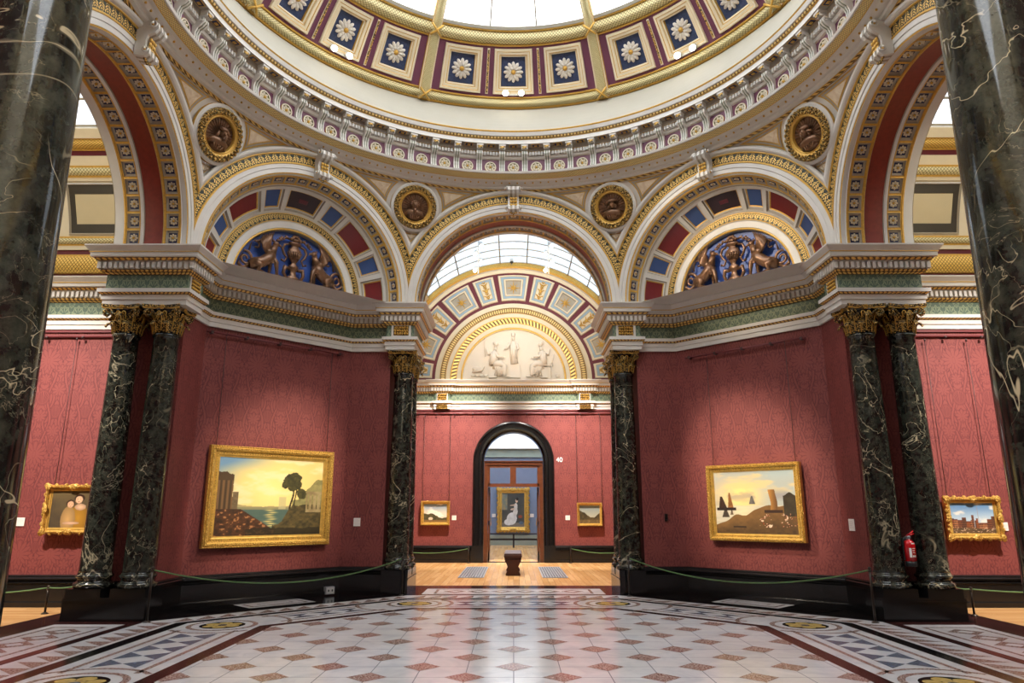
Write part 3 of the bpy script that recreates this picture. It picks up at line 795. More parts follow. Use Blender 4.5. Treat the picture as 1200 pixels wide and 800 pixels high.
# ------------------------------------------------------------------ RING CORNICE + DRUM + DOME
HD, RD = 4.54, 3.847
def DP(th, el, ins=0):     # dome point, th from far side (radians), ins>0 outward
    R = RD+ins; r = R*cos(el); return (r*sin(th), r*cos(th), HD+R*sin(el))
def build_dome():
    mb = MB(); N = 192
    fr = [((0, 0, 0), (sin(2*pi*i/N), cos(2*pi*i/N), 0), (0, 0, 1)) for i in range(N+1)]
    prof = [(3.48, 5.36), (3.435, 5.335), (3.41, 5.328), (3.395, 5.345), (3.392, 5.353), (3.355, 5.358), (3.345, 5.385), (3.315, 5.388), (3.305, 5.392), (3.275, 5.418), (3.265, 5.422), (3.225, 5.425), (3.215, 5.428), (3.185, 5.452), (3.16, 5.478), (3.145, 5.482), (3.135, 5.508), (3.24, 5.51), (3.24, 5.72), (3.215, 5.73), (3.20, 5.755), (3.20, 5.815), (3.17, 5.82), (3.165, 5.84), (3.16, 5.875), (3.06, 5.875), (3.06, 5.935), (3.045, 5.94), (3.03, 5.97), (3.02, 5.975), (3.005, 6.02), (2.995, 6.035), (3.01, 6.04), (3.01, 6.05)]
    mats = ['stone', 'rope_gold', 'rope_gold', 'goldline', 'stone', 'stone', 'stone', 'stone', 'stone', 'stone', 'stone', 'goldline', 'lattice', 'lattice', 'stone', 'stone', 'stone', 'purple', 'stone', 'stone', 'stone_shade', 'goldline', 'stone_shade', 'stone_shade', 'stone_shade', 'stone', 'goldline', 'bead_row', 'stone', 'stone', 'goldline', 'stone', 'goldline']
    reps = [None, 240, 240, None, None, None, None, None, 192, None, None, None, 240, 240]+[None]*13+[420]+[None]*5
    mb.sweep(fr, prof, mats, reps)
    # coved white drum
    cov = []
    for i in range(9):
        t = i/8; cov.append((3.015+.27*(1-cos(t*pi/2))*.55+.27*t*.45, 6.05+.49*t))
    mb.sweep(fr, cov, 'drum_white'); mb.sweep(fr, [cov[-1], (3.27, 6.545), (3.25, 6.555)], ['goldline', 'goldline'])
    # dentils and soffit coffers
    for i in range(64):
        for j in range(5):
            a = 2*pi*(i+(j-2)*.13)/64; f = lambda p: (p[1]*sin(a)+p[0]*cos(a), p[1]*cos(a)-p[0]*sin(a), p[2])
            mb.box(-.014, .014, 3.165, 3.205, 5.765, 5.81, 'stone', f)
        a = 2*pi*i/64; f = lambda p: (p[1]*sin(a)+p[0]*cos(a), p[1]*cos(a)-p[0]*sin(a), p[2])
        mb.box(-.055, .055, 3.075, 3.15, 5.868, 5.876, 'goldline', f); mb.box(-.045, .045, 3.083, 3.142, 5.866, 5.87, 'navy', f); mb.box(-.02, .02, 3.098, 3.128, 5.86, 5.868, 'goldline', f)
    for i in range(192):
        a = 2*pi*(i+.5)/192; mb.ball((3.287*sin(a), 3.287*cos(a), 5.404), .013, 'goldline', 6, 4)
    ceil = mb.build('ceiling', None, CEN); struct(ceil, 'great circular cornice with consoles under the white drum and coffered dome')
    # consoles
    mb = MB()
    out = [(3.24, 5.505), (3.175, 5.505), (3.17, 5.525), (3.185, 5.545), (3.20, 5.585), (3.20, 5.64), (3.18, 5.69), (3.14, 5.715), (3.11, 5.75), (3.11, 5.785), (3.13, 5.81), (3.16, 5.815), (3.24, 5.815)]
    for i in range(5):
        x0 = -.038+.0152*i; odd = i % 2
        q = [(min(3.24, a+.008*odd), b) for a, b in out]
        mb.extr(q, lambda a, b, w: (w, a, b), x0, x0+.0152, 'groove_green' if odd else 'stone')
    mb.box(-.04, .04, 3.085, 3.24, 5.815, 5.85, 'stone'); mb.box(-.046, .046, 3.07, 3.24, 5.85, 5.876, 'stone')
    mb.box(-.03, .03, 3.075, 3.086, 5.815, 5.85, 'gold_leafy')
    for sg in (-1, 1):
        mb.tube([(sg*.04, 3.14+.03*(1-t/12)*cos(t*.8), 5.765+.03*(1-t/12)*sin(t*.8)) for t in range(11)], .006, 'stone', 5)
    con = mb.mesh('console_bracket')
    mb = MB(); mb.petals((0, 3.236, 5.61), (1, 0, 0), (0, 0, 1), (0, -1, 0), .062, 7, 'petal', 'goldline', .35)
    rg = [((0, 3.236, 5.61), (cos(a), 0, sin(a)), (0, -1, 0)) for a in [2*pi*i/20 for i in range(21)]]
    mb.sweep(rg, [(.062, 0), (.062, .014), (.078, .014), (.08, 0)], ['olive_leaf', 'petal', 'goldline'])
    mb.add([(0, 3.235, 5.61)]+[(.065*cos(2*pi*i/20), 3.234, 5.61+.065*sin(2*pi*i/20)) for i in range(20)], [(0, 1+i, 1+(i+1) % 20) for i in range(20)], 'olive_leaf')
    ros = mb.mesh('frieze_rosette')
    for i in range(64):
        for nm, me, a in (('console_bracket', con, 2*pi*(i+.5)/64), ('frieze_rosette', ros, 2*pi*i/64)):
            c = bpy.data.objects.new(nm, me); COL.objects.link(c); c.parent = ceil; c.rotation_euler = (0, 0, -a)
    # coffered band of the dome
    mb = MB(); E0, E1, E2, E3 = radians(31.7), radians(33.4), radians(44.0), radians(46.3)
    def band(e0, e1, mat, reps, bulge, n=N):
        m_ = 8; pr = []
        for i in range(m_+1):
            t = i/m_; e = e0+(e1-e0)*t; R = RD-bulge*sin(pi*t); pr.append((R*cos(e), HD+R*sin(e)))
        vs, uv = [], []
        for i in range(n+1):
            a = 2*pi*i/n
            for j, (r, z) in enumerate(pr): vs.append((r*sin(a), r*cos(a), z)); uv.append((i/n*reps, j/m_*2))
        mb.add(vs, [(i*(m_+1)+j, (i+1)*(m_+1)+j, (i+1)*(m_+1)+j+1, i*(m_+1)+j+1) for i in range(n) for j in range(m_)], mat, True, uv)
    band(E0, E1, 'guilloche', 240, .06); band(E2, E3, 'guilloche', 200, .06)
    RB = RD+.1; mb.sweep(fr, [(RD*cos(E0-.004), HD+RD*sin(E0-.004))]+[(RB*cos(E0+(E3-E0)*t/8), HD+RB*sin(E0+(E3-E0)*t/8)) for t in range(9)]+[(RD*cos(E3+.01), HD+RD*sin(E3+.01))], 'stone_shade')
    for e, w in ((E1, .15), (E2, -.15), (E3, .2), (E0, -.1)):
        A = radians(w); q = [(RD*cos(e), HD+RD*sin(e)), ((RD-.02)*cos(e+A), HD+(RD-.02)*sin(e+A)), ((RD-.02)*cos(e+2*A), HD+(RD-.02)*sin(e+2*A)), (RD*cos(e+3*A), HD+RD*sin(e+3*A))]
        mb.sweep(fr, q, 'goldline')
    flowers = []
    Sd = lambda th, el, ins: DP(th, el, ins)
    e0, e1 = E1+radians(.3), E2-radians(.3)
    for b in range(8):
        c = b*pi/4
        for sg in (0,):
            pass
        # purple ground between the coffers
        def patch(t0, t1, a0, a1, nn=3):
            vs = []
            for i in range(nn+1):
                for j in range(3): vs.append(DP(c+t0+(t1-t0)*i/nn, a0+(a1-a0)*j/2))
            mb.add(vs, [(i*3+j, (i+1)*3+j, (i+1)*3+j+1, i*3+j+1) for i in range(nn) for j in range(2)], 'purple')
        r_ = radians; ea0, ea1 = E1+r_(.9), E2-r_(.8)
        patch(-pi/8, pi/8, E1, ea0, 12); patch(-pi/8, pi/8, ea1, E2, 12)
        for t0, t1 in ((-22.5, -18.95), (-8.45, -5.25), (5.25, 8.45), (18.95, 22.5)): patch(r_(t0), r_(t1), ea0, ea1)
        for q in (-1, 0, 1):
            th = c+radians(13.7)*q; hw = radians(5.25)
            nested(mb, Sd, th-hw, th+hw, E1+radians(.9), E2-radians(.8),
                   [(0, 0, .012, 'cream'), (.002, .002, -.03, 'cream'), (.011, .009, -.03, 'goldline'), (.0135, .011, -.022, 'cream'), (.024, .019, -.022, 'cream'), (.025, .02, .0, 'goldline'), (.028, .0225, .0, 'cream'), (.034, .027, .012, 'goldline'), (.036, .028, .05, 'dome_navy')], 4)
            flowers.append((th, (E1+E2)/2))
        for q in (-1, 1):
            th = c+radians(6.85)*q
            nested(mb, Sd, th-.006, th+.006, E1+radians(.9), E2-radians(.8), [(0, 0, -.008, 'cream'), (.002, .004, -.016, 'gold_leafy')], 2)
        # rib
        th = c+pi/8
        for x0, x1, ins, mt in ((-.028, -.021, -.03, 'goldline'), (-.021, -.018, -.045, 'cream'), (.018, .021, -.045, 'cream'), (.021, .028, -.03, 'goldline')):
            pass
        m_ = 24; prof = [(-.092, .0), (-.085, -.035), (-.066, -.035), (-.062, -.05), (-.03, -.07), (0, -.078), (.03, -.07), (.062, -.05), (.066, -.035), (.085, -.035), (.092, 0)]
        pm = ['goldline', 'cream', 'goldline', 'guilloche', 'guilloche', 'guilloche', 'guilloche', 'goldline', 'cream', 'goldline']
        ff = []
        for i in range(m_+1):
            e = E0+(radians(74)-E0)*i/m_; p = DP(th, e); k = max(.35, cos(e)/cos(E0))
            ff.append((p, (cos(th)*k, -sin(th)*k, 0), (cos(e)*sin(th), cos(e)*cos(th), sin(e))))
        mb.sweep(ff, prof, pm, [1, 1, 1, 40, 40, 40, 40, 1, 1, 1])
        # crossings
        for e in ((E0+E1)/2, (E2+E3)/2):
            p = DP(th, e, -.085); ex = Vector((cos(th), -sin(th), 0)); ez = Vector((-cos(e)*sin(th), -cos(e)*cos(th), -sin(e))); ey = ez.cross(ex)
            for d_ in (1, -1):
                A = Vector(p)+(ex*d_+ey)*.075; B = Vector(p)-(ex*d_+ey)*.075
                mb.tube([A, (A+B)/2+ez*.015, B], .014, 'goldline', 6)
    d = mb.build('dome_coffering', ceil)
    mb = MB(); mb.petals((0, 0, 0), (1, 0, 0), (0, 0, 1), (0, -1, 0), .14, 12, 'flower_white', 'goldline', .3, .15); mb.petals((0, -.012, 0), (1, 0, 0), (0, 0, 1), (0, -1, 0), .085, 9, 'flower_white', 'goldline', .35, .2)
    fl = mb.mesh('coffer_flower')
    for th, e in flowers:
        c = bpy.data.objects.new('coffer_flower', fl); COL.objects.link(c); c.parent = ceil
        p = DP(th, e, .035); c.location = tuple(x*U for x in p); c.rotation_euler = (e, 0, -th)
    # glass of the dome
    g = MB(); ea, eb = E3+radians(.8), radians(74); n, m_ = 96, 10; vs = []
    for i in range(n+1):
        for j in range(m_+1): vs.append(DP(2*pi*i/n, ea+(eb-ea)*j/m_, .03))
    g.add(vs, [(i*(m_+1)+j, (i+1)*(m_+1)+j, (i+1)*(m_+1)+j+1, i*(m_+1)+j+1) for i in range(n) for j in range(m_)], 'skylight_glass', True)
    w = g.build('window_1', None, CEN); struct(w, 'bright glazed upper part of the dome between gilt ribs')
    g = MB()
    for i in range(24):
        if i % 3 == 0: th = 2*pi*i/24+0
        th = (i//3)*pi/4+radians([-6.85, 6.85, 0][i % 3])
        if i % 3 == 2: continue
        g.tube([DP(th, ea+(eb-ea)*j/12, .01) for j in range(13)], .012, 'drum_white', 6)
    for e in (ea, radians(60), eb):
        R = RD; g.sweep(fr, [(R*cos(e), HD+R*sin(e)-.03), (R*cos(e)-.03, HD+R*sin(e)), (R*cos(e), HD+R*sin(e)+.03), (R*cos(e)+.05, HD+R*sin(e)+.02)], 'drum_white')
    g.build('glazing_bars', w)
    g = MB(); vs = [(0, 0, HD+RD*sin(eb)+.25)]; r = RD*cos(eb)
    g.add(vs+[(r*cos(2*pi*i/48), r*sin(2*pi*i/48), HD+RD*sin(eb)) for i in range(48)], [(0, 1+i, 1+(i+1) % 48) for i in range(48)], 'skylight_glass', True)
    g.build('lantern_glass', w)
build_dome()

# ------------------------------------------------------------------ GALLERIES
def build_gallery(k, W, name):
    """vaulted gallery behind a cardinal archway: k in bays, W half width"""
    L = 9.02; rot = FR(k); far = (k == 0)
    def put(mb, nm, label, parent=None):
        o = mb.build(nm, parent, CEN if parent is None else (0, 0, 0), rot if parent is None else 0)
        if parent is None: struct(o, label)
        return o
    mb = MB()
    wallstrip(mb, [(W, 4.22), (W, L)], .3, 3.08, 'damask'); put(mb, 'wall_right', 'crimson damask right hand wall of the '+name)
    mb = MB(); wallstrip(mb, [(-W, L), (-W, 4.22)], .3, 3.08, 'damask'); put(mb, 'wall_left', 'crimson damask left hand wall of the '+name)
    # front wall with the arch opening
    mb = MB()
    for sg in (1, -1):
        wallstrip(mb, [(sg*1.64, 4.22), (sg*W, 4.22)], 0, 3.08, 'damask')
        mb.quad((sg*1.32, 4.22, 3.06), (sg*W, 4.22, 3.06), (sg*W, 4.22, 3.72), (sg*1.32, 4.22, 3.72), 'cream')
    n = 48; vs = []
    for i in range(n+1):
        a = pi*i/n; vs += [(1.32*cos(a), 4.225, HC+1.32*sin(a)), ((W+.02)*cos(a), 4.225, HC+(W+.02)*sin(a))]
    mb.add(vs, [(2*i, 2*i+2, 2*i+3, 2*i+1) for i in range(n)], 'cream'); put(mb, 'wall_archway', 'wall round the opening of the '+name)
    # end wall
    mb = MB()
    if far:
        D, HZ = .74, 1.985
        wallstrip(mb, [(-W, L), (-D, L)], .3, 3.08, 'damask')
        vs = [(D, L, .3), (W, L, .3), (W, L, 3.08), (D, L, 3.08)]; mb.quad(*vs, 'damask', [(x+.13, z) for x, y, z in vs])
        vs, uv = [], []
        for i in range(25):
            a = pi*i/24; x, z = D*cos(a), HZ+D*sin(a)
            vs += [(x, L, z), (x, L, 3.08)]; uv += [(x+.13, z), (x+.13, 3.08)]
        mb.add(vs, [(2*i, 2*i+2, 2*i+3, 2*i+1) for i in range(24)], 'damask', False, uv)
    else: wallstrip(mb, [(-W, L), (W, L)], .3, 3.08, 'damask')
    put(mb, 'wall_end', 'crimson damask end wall of the '+name)
    mb = MB()
    if far:
        skirting(mb, [(-1.64, 4.22), (-W, 4.22), (-W, L), (-.83, L)], -1); skirting(mb, [(.83, L), (W, L), (W, 4.22), (1.64, 4.22)], -1)
    else: skirting(mb, [(-1.64, 4.22), (-W, 4.22), (-W, L), (W, L), (W, 4.22), (1.64, 4.22)], -1)
    put(mb, 'baseboard_gallery', 'black moulded skirting of the '+name)
    # picture rail
    mb = MB()
    pth = [(-W, 4.3), (-W, L), (W, L), (W, 4.3)]
    mb.sweep(miter(pth, 0, -1), [(0, 3.0), (.03, 3.0), (.035, 2.99), (.03, 2.975), (0, 2.975)], 'rail_red', None, False)
    mb.sweep(miter(pth, 0, -1), [(0, 3.065), (.02, 3.065), (.02, 3.035), (0, 3.035)], 'rail_red', None, False)
    x = -W+.25
    while x < W-.2: mb.ball((x, L-.05, 2.965), (.018, .02, .018), 'wire', 6, 4); x += .375
    y = 4.6
    while y < L-.2:
        for sg in (1, -1): mb.ball((sg*(W-.05), y, 2.965), (.02, .018, .018), 'wire', 6, 4)
        y += .42
    put(mb, 'trim_rail', 'crimson picture rail of the '+name)
    # entablature with ressauts on the end wall
    mb = MB()
    e = [(-1.34, 4.0), (-1.34, 4.22), (-W, 4.22), (-W, L), (-1.63, L), (-1.63, L-.05), (-1.36, L-.05), (-1.36, L), (1.36, L), (1.36, L-.05), (1.63, L-.05), (1.63, L), (W, L), (W, 4.22), (1.34, 4.22), (1.34, 4.0)]
    entablature(mb, e, -1, True, (0, len(e)-2))
    for sg in (1, -1):
        x0, x1 = sorted((sg*1.38, sg*1.61))
        mb.box(x0, x1, L-.09, L-.06, 3.245, 3.405, 'stone')
        mb.quad((x0+.015, L-.095, 3.255), (x1-.015, L-.095, 3.255), (x1-.015, L-.095, 3.395), (x0+.015, L-.095, 3.395), 'gold_relief')
        for i in range(5):
            for j in range(3): mb.ball((x0+.04+i*.037, L-.098, 3.28+j*.045), .015, 'goldline', 6, 4)
        mb.box(x0, x1, L-.10, L-.04, 3.07, 3.17, 'gold_relief_fine')
    put(mb, 'trim_entablature', 'white, gilt and green entablature of the '+name)
    # cove
    AG = radians(43.5)
    mb = MB()
    VP = lambda a, y, ins=0: (sg*(W-ins)*cos(a), y, HC+(W-ins)*sin(a))
    segs = [(0, 1, 'maroon', None, 0), (1, 6, 'scale_gold', 60, .05), (6, 6.8, 'goldline', None, .02), (6.8, 8.2, 'maroon', None, 0), (8.2, 9.4, 'cream', None, .03), (9.4, 9.9, 'goldline', None, .035), (9.9, 11.6, 'guilloche', 60, .05), (11.6, 12.2, 'goldline', None, .03), (12.2, 28.3, 'cream', None, .0), (28.3, 29.4, 'cream', None, .03), (29.4, 30, 'goldline', None, .04), (30, 32.2, 'guilloche', 60, .05), (32.2, 32.8, 'goldline', None, .04), (32.8, 35.5, 'cream', None, .03), (35.5, 37, 'maroon', None, .0), (37, 37.6, 'goldline', None, .03), (37.6, 40.2, 'scale_gold', 60, .05), (40.2, 40.7, 'goldline', None, .04), (40.7, 43.5, 'cream', None, .07)]
    for sg in (1, -1):
        fr = [((0, 4.22, 0), (1, 0, 0), (0, 0, 1)), ((0, L, 0), (1, 0, 0), (0, 0, 1))]
        for a0, a1, mt, rp, ins in segs:
            a0, a1 = radians(a0), radians(a1); pr = [VP(a0, 0, 0), VP(a0, 0, ins)]+[VP(a0+(a1-a0)*t/4, 0, ins+(.02*sin(pi*t/4) if rp else 0)) for t in range(1, 5)]+[VP(a1, 0, 0)]
            pr = [(p[0], p[2]) for p in pr]
            if rp:
                vs, uv = [], []
                for i in (0, 1):
                    for t in range(1, 6): vs.append((pr[t][0], (4.22, L)[i], pr[t][1])); uv.append((i*rp, (t-1)/4))
                mb.add(vs, [(t, t+5, t+6, t+1) for t in range(4)], mt, True, uv)
                mb.sweep(fr, pr[:2], mt); mb.sweep(fr, pr[-2:], mt)
            else: mb.sweep(fr, pr, mt)
        # framed panels on the cove
        Sf = lambda y, a, ins: (sg*(W-ins)*cos(a), y, HC+(W-ins)*sin(a))
        for q in range(4):
            c = 5.02+q*1.12
            nested(mb, Sf, c-.34, c+.34, radians(12.6), radians(27.9), [(0, 0, .01, 'stone'), (.015, .008, .03, 'warm_grey'), (.03, .012, .008, 'panel_border'), (.09, .055, .012, 'panel_border'), (.095, .058, .004, 'panel_field')], 4)
    put(mb, 'ceiling_cove', 'panelled and gilded cove of the '+name)
    # skylight
    g = MB(); n = 28; vs = []
    for i in range(n+1):
        a = AG+(pi-2*AG)*i/n; vs += [(W*cos(a), 4.22, HC+W*sin(a)), (W*cos(a), L, HC+W*sin(a))]
    g.add(vs, [(2*i, 2*i+2, 2*i+3, 2*i+1) for i in range(n)], {0: 'gallery_glass', 4: 'near_glass'}.get(k, 'side_glass'), True)
    w = put(g, 'window_2', 'curved glazed skylight over the '+name)
    g = MB()
    for dg in (6.5, 27.5, 38.5, 46):
        for sg in (1, -1):
            a = pi/2+sg*radians(dg); p = lambda y: ((W-.02)*cos(a), y, HC+(W-.02)*sin(a)); g.tube([p(4.22), p(L)], .014, 'drum_white' if far else 'warm_grey', 6)
    y = L-.1
    while y > 4.3:
        g.tube([((W-.02)*cos(AG+(pi-2*AG)*i/24), y, HC+(W-.02)*sin(AG+(pi-2*AG)*i/24)) for i in range(25)], .012, 'drum_white' if far else 'warm_grey', 6); y -= .41
    g.build('glazing_bars', w)
    # end wall lunette
    mb = MB(); n = 64; fr = arcframes(HC, 0, pi, n)
    if far:
        pr = [(W+.02, L-.0), (W-.01, L-.09), (W-.03, L-.10), (W-.12, L-.13), (W-.16, L-.10), (W-.17, L-.05), (W-.235, L-.03), (W-.24, L)]
        mb.sweep(fr, pr, ['stone', 'goldline', 'scale_gold', 'goldline', 'stone', 'cream', 'cream'], [1, 1, 110, 1, 1, 1, 1])
        mb.sweep(fr, [(2.37, L-.005), (1.65, L-.005)], 'maroon')
        mb.sweep(fr, [(1.665, L-.005), (1.66, L-.03), (1.60, L-.035), (1.56, L-.05), (1.55, L-.06), (1.44, L-.06), (1.43, L-.05), (1.35, L-.05), (1.34, L-.065), (1.315, L-.065), (1.215, L-.055), (1.2, L-.05), (1.12, L-.035), (1.11, L-.045), (1.08, L-.045), (1.07, L-.0)],
                 ['cream', 'cream', 'cream', 'goldline', 'bead_row', 'goldline', 'cream', 'cream', 'goldline', 'rope_gold', 'goldline', 'cream', 'goldline', 'goldline', 'cream'], [None]*4+[100]+[None]*4+[54]+[None]*5)
        mb.add([(0, L-.002, HC-.05)]+[(1.08*cos(pi*i/40), L-.002, HC+1.08*sin(pi*i/40)) for i in range(41)], [(0, 1+i, 2+i) for i in range(40)], 'plaster')
        Sf = lambda a, r, ins: (r*sin(a), L-.006+ins, HC+r*cos(a))
        for c, h, kind in [(0, 8.6, 's')]+[(sg*a, h, q) for sg in (1, -1) for a, h, q in ((17.1, 5.9, 'v'), (34, 8.6, 's'), (51.2, 5.9, 'v'), (68.3, 8.6, 's'), (84.3, 5.2, 'v'))]:
            c, h = radians(c), radians(h)
            lay = [(0, 0, 0, 'cream'), (.006, .012, -.035, 'cream'), (.022, .04, -.035, 'goldline'), (.025, .047, -.03, 'light_blue'), (.052, .10, -.03, 'goldline'), (.056, .107, -.035, 'cream')]
            lay += [(.07, .13, -.03, 'warm_grey'), (.074, .14, .0, 'warm_grey')] if kind == 's' else [(.062, .12, -.032, 'cream')]
            nested(mb, Sf, c-h, c+h, 1.73, 2.32, lay, 4)
            p = Vector(Sf(c, 2.02, -.012 if kind == 's' else -.04)); ex = Vector((cos(c), 0, -sin(c))); ez = Vector((sin(c), 0, cos(c)))
            if kind == 's':
                for q in range(8):
                    a = q*pi/4; d_ = ex*cos(a)+ez*sin(a); r = .17 if q % 2 == 0 else .13; t_ = ez*cos(a)-ex*sin(a)
                    mb.add([p-t_*.02, p+d_*r, p+t_*.02, p+Vector((0, -.016, 0))], [(0, 1, 3), (1, 2, 3)], 'goldline')
                mb.ball(p, (.025, .015, .025), 'goldline')
            else:
                for q in range(-4, 5):
                    for sgn in (1, -1):
                        w_ = .05+.03*cos(q*2.1); a = p+ez*(q*.045); b = a+ex*sgn*w_*.6+ez*.02+Vector((0, -.015, 0)); cc = a+ex*sgn*w_+ez*.045
                        mb.tube([a, b, cc], [.012, .014, .006], 'goldline', 5)
                mb.ball(p+Vector((0, -.01, 0)), (.03, .02, .04), 'goldline')
    else:
        mb.add([(0, L, HC-.05)]+[((W+.02)*cos(pi*i/40), L, HC+(W+.02)*sin(pi*i/40)) for i in range(41)], [(0, 1+i, 2+i) for i in range(40)], 'cream')
    mb.quad((-W, L, 3.06), (W, L, 3.06), (W, L, HC), (-W, L, HC), 'cream')
    for sg in (1, -1): mb.quad((sg*W, 4.22, 3.06), (sg*W, L, 3.06), (sg*W, L, HC+.01), (sg*W, 4.22, HC+.01), 'cream')
    put(mb, 'wall_lunette', 'white, gold and maroon coffered lunette of the '+name if far else 'plain lunette of the '+name)
build_gallery(0, 2.6, 'far gallery'); build_gallery(2, 2.35, 'right gallery'); build_gallery(4, 2.6, 'gallery behind the viewpoint'); build_gallery(6, 2.35, 'left gallery')

# ------------------------------------------------------------------ DOORWAY + ROOM BEYOND
def build_door():
    L = ZC+9.02; HZ = 1.985
    mb = MB()
    pr = [(.74, .06), (.835, .06), (.835, -.05), (.82, -.09), (.79, -.10), (.78, -.08), (.72, -.07), (.70, -.09), (.66, -.09), (.64, -.03), (.61, -.02), (.61, .28)]
    fr = [((0, 0, 0), (1, 0, 0), (0, 1, 0)), ((0, 0, HZ), (1, 0, 0), (0, 1, 0))]+[((0, 0, HZ), (cos(a), 0, sin(a)), (0, 1, 0)) for a in [pi*i/40 for i in range(1, 40)]]+[((0, 0, HZ), (-1, 0, 0), (0, 1, 0)), ((0, 0, 0), (-1, 0, 0), (0, 1, 0))]
    mb.sweep(fr, pr, 'black_stone', None, False)
    for sg in (1, -1):
        mb.box(sg*.725-.115, sg*.725+.115, -.10, .05, 0, .33, 'black_stone')
    o = mb.build('door_1', None, (0, L, 0)); struct(o, 'black marble arched door surround in the middle of the far wall')
    mb = MB()
    for sg in (1, -1): mb.box(min(sg*.53, sg*.605), max(sg*.53, sg*.605), .08, .2, 0, 1.94, 'wood_frame')
    mb.box(-.605, .605, .07, .21, 1.93, 2.0, 'wood_frame'); mb.box(-.62, .62, .05, .22, 1.99, 2.01, 'wood_frame')
    mb.box(-.53, .53, .09, .19, 1.875, 1.93, 'wood_frame'); mb.box(-.53, .53, .09, .19, 1.485, 1.55, 'wood_frame')
    mb.box(-.07, .05, .085, .195, 1.485, 1.93, 'wood_frame')
    for sg in (1, -1): mb.box(min(sg*.49, sg*.53), max(sg*.49, sg*.53), .09, .19, 1.5, 1.9, 'wood_frame')
    f = mb.build('door_frame', o)
    mb = MB(); mb.quad((-.5, .14, 1.55), (-.06, .14, 1.55), (-.06, .14, 1.88), (-.5, .14, 1.88), 'door_glass'); mb.build('glass_pane', o)
    mb = MB(); mb.quad((.04, .14, 1.55), (.5, .14, 1.55), (.5, .14, 1.88), (.04, .14, 1.88), 'door_glass'); mb.build('glass_pane', o)
    for sg in (1, -1):         # opened leaves folded back into the next room
        mb = MB(); x = sg*.51
        for z0, z1 in ((0.02, .2), (.72, .8), (1.38, 1.48)): mb.box(x-.015, x+.015, .2, .68, z0, z1, 'wood_frame')
        for y0 in (.2, .62): mb.box(x-.015, x+.015, y0, y0+.06, .02, 1.48, 'wood_frame')
        mb.box(x-.008, x+.008, .25, .63, .18, .74, 'wood_frame')
        d = mb.build('door_leaf', o)
        mb = MB(); mb.quad((x, .25, .78), (x, .63, .78), (x, .63, 1.4), (x, .25, 1.4), 'door_glass'); mb.build('glass_pane', d)
        mb = MB(); mb.tube([(x-sg*.03, .6, .7), (x-sg*.03, .6, .86)], .007, 'goldline', 6); mb.build('door_handle', d)
    # next room
    Y0, Y1, X = L+.28, 22.0, 3.2
    mb = MB(); wallstrip(mb, [(-X, Y1), (X, Y1)], .3, 2.66, 'blue_grey_wall'); wallstrip(mb, [(-X, Y1), (X, Y1)], 2.66, 2.9, 'grey_green'); mb.box(-X, X, Y1-.06, Y1, 2.62, 2.66, 'grey_green'); mb.box(-X, X, Y1-.1, Y1, 2.88, 2.95, 'ceiling_white')
    wallstrip(mb, [(-X, Y1), (X, Y1)], 2.9, 4.2, 'ceiling_white'); mb.box(-X, X, Y1-.04, Y1, 0, .3, 'grey_green')
    o = mb.build('wall_far'); struct(o, 'blue-grey end wall of the room seen through the doorway')
    mb = MB()
    for sg in (1, -1): wallstrip(mb, [(sg*X, Y0), (sg*X, Y1)], 0, 3.0, 'blue_grey_wall'); wallstrip(mb, [(sg*X, Y0), (sg*X, Y1)], 3.0, 4.2, 'ceiling_white')
    for sg in (1, -1): wallstrip(mb, [(sg*.61, Y0), (sg*X, Y0)], 0, 4.2, 'blue_grey_wall')
    wallstrip(mb, [(-.61, Y0), (.61, Y0)], 2.6, 4.2, 'blue_grey_wall')
    o = mb.build('wall_side'); struct(o, 'blue-grey side walls of the room beyond the doorway')
    mb = MB(); mb.quad((-X, Y0, 4.2), (-1.4, Y0, 4.2), (-1.4, Y1, 4.2), (-X, Y1, 4.2), 'ceiling_white'); mb.quad((1.4, Y0, 4.2), (X, Y0, 4.2), (X, Y1, 4.2), (1.4, Y1, 4.2), 'ceiling_white')
    o = mb.build('ceiling_far'); struct(o, 'white ceiling of the room beyond the doorway')
    mb = MB(); mb.quad((-1.4, Y0, 4.2), (1.4, Y0, 4.2), (1.4, Y1, 4.2), (-1.4, Y1, 4.2), 'far_glass'); o = mb.build('window_6'); struct(o, 'glazed skylight of the room beyond the doorway')
build_door()

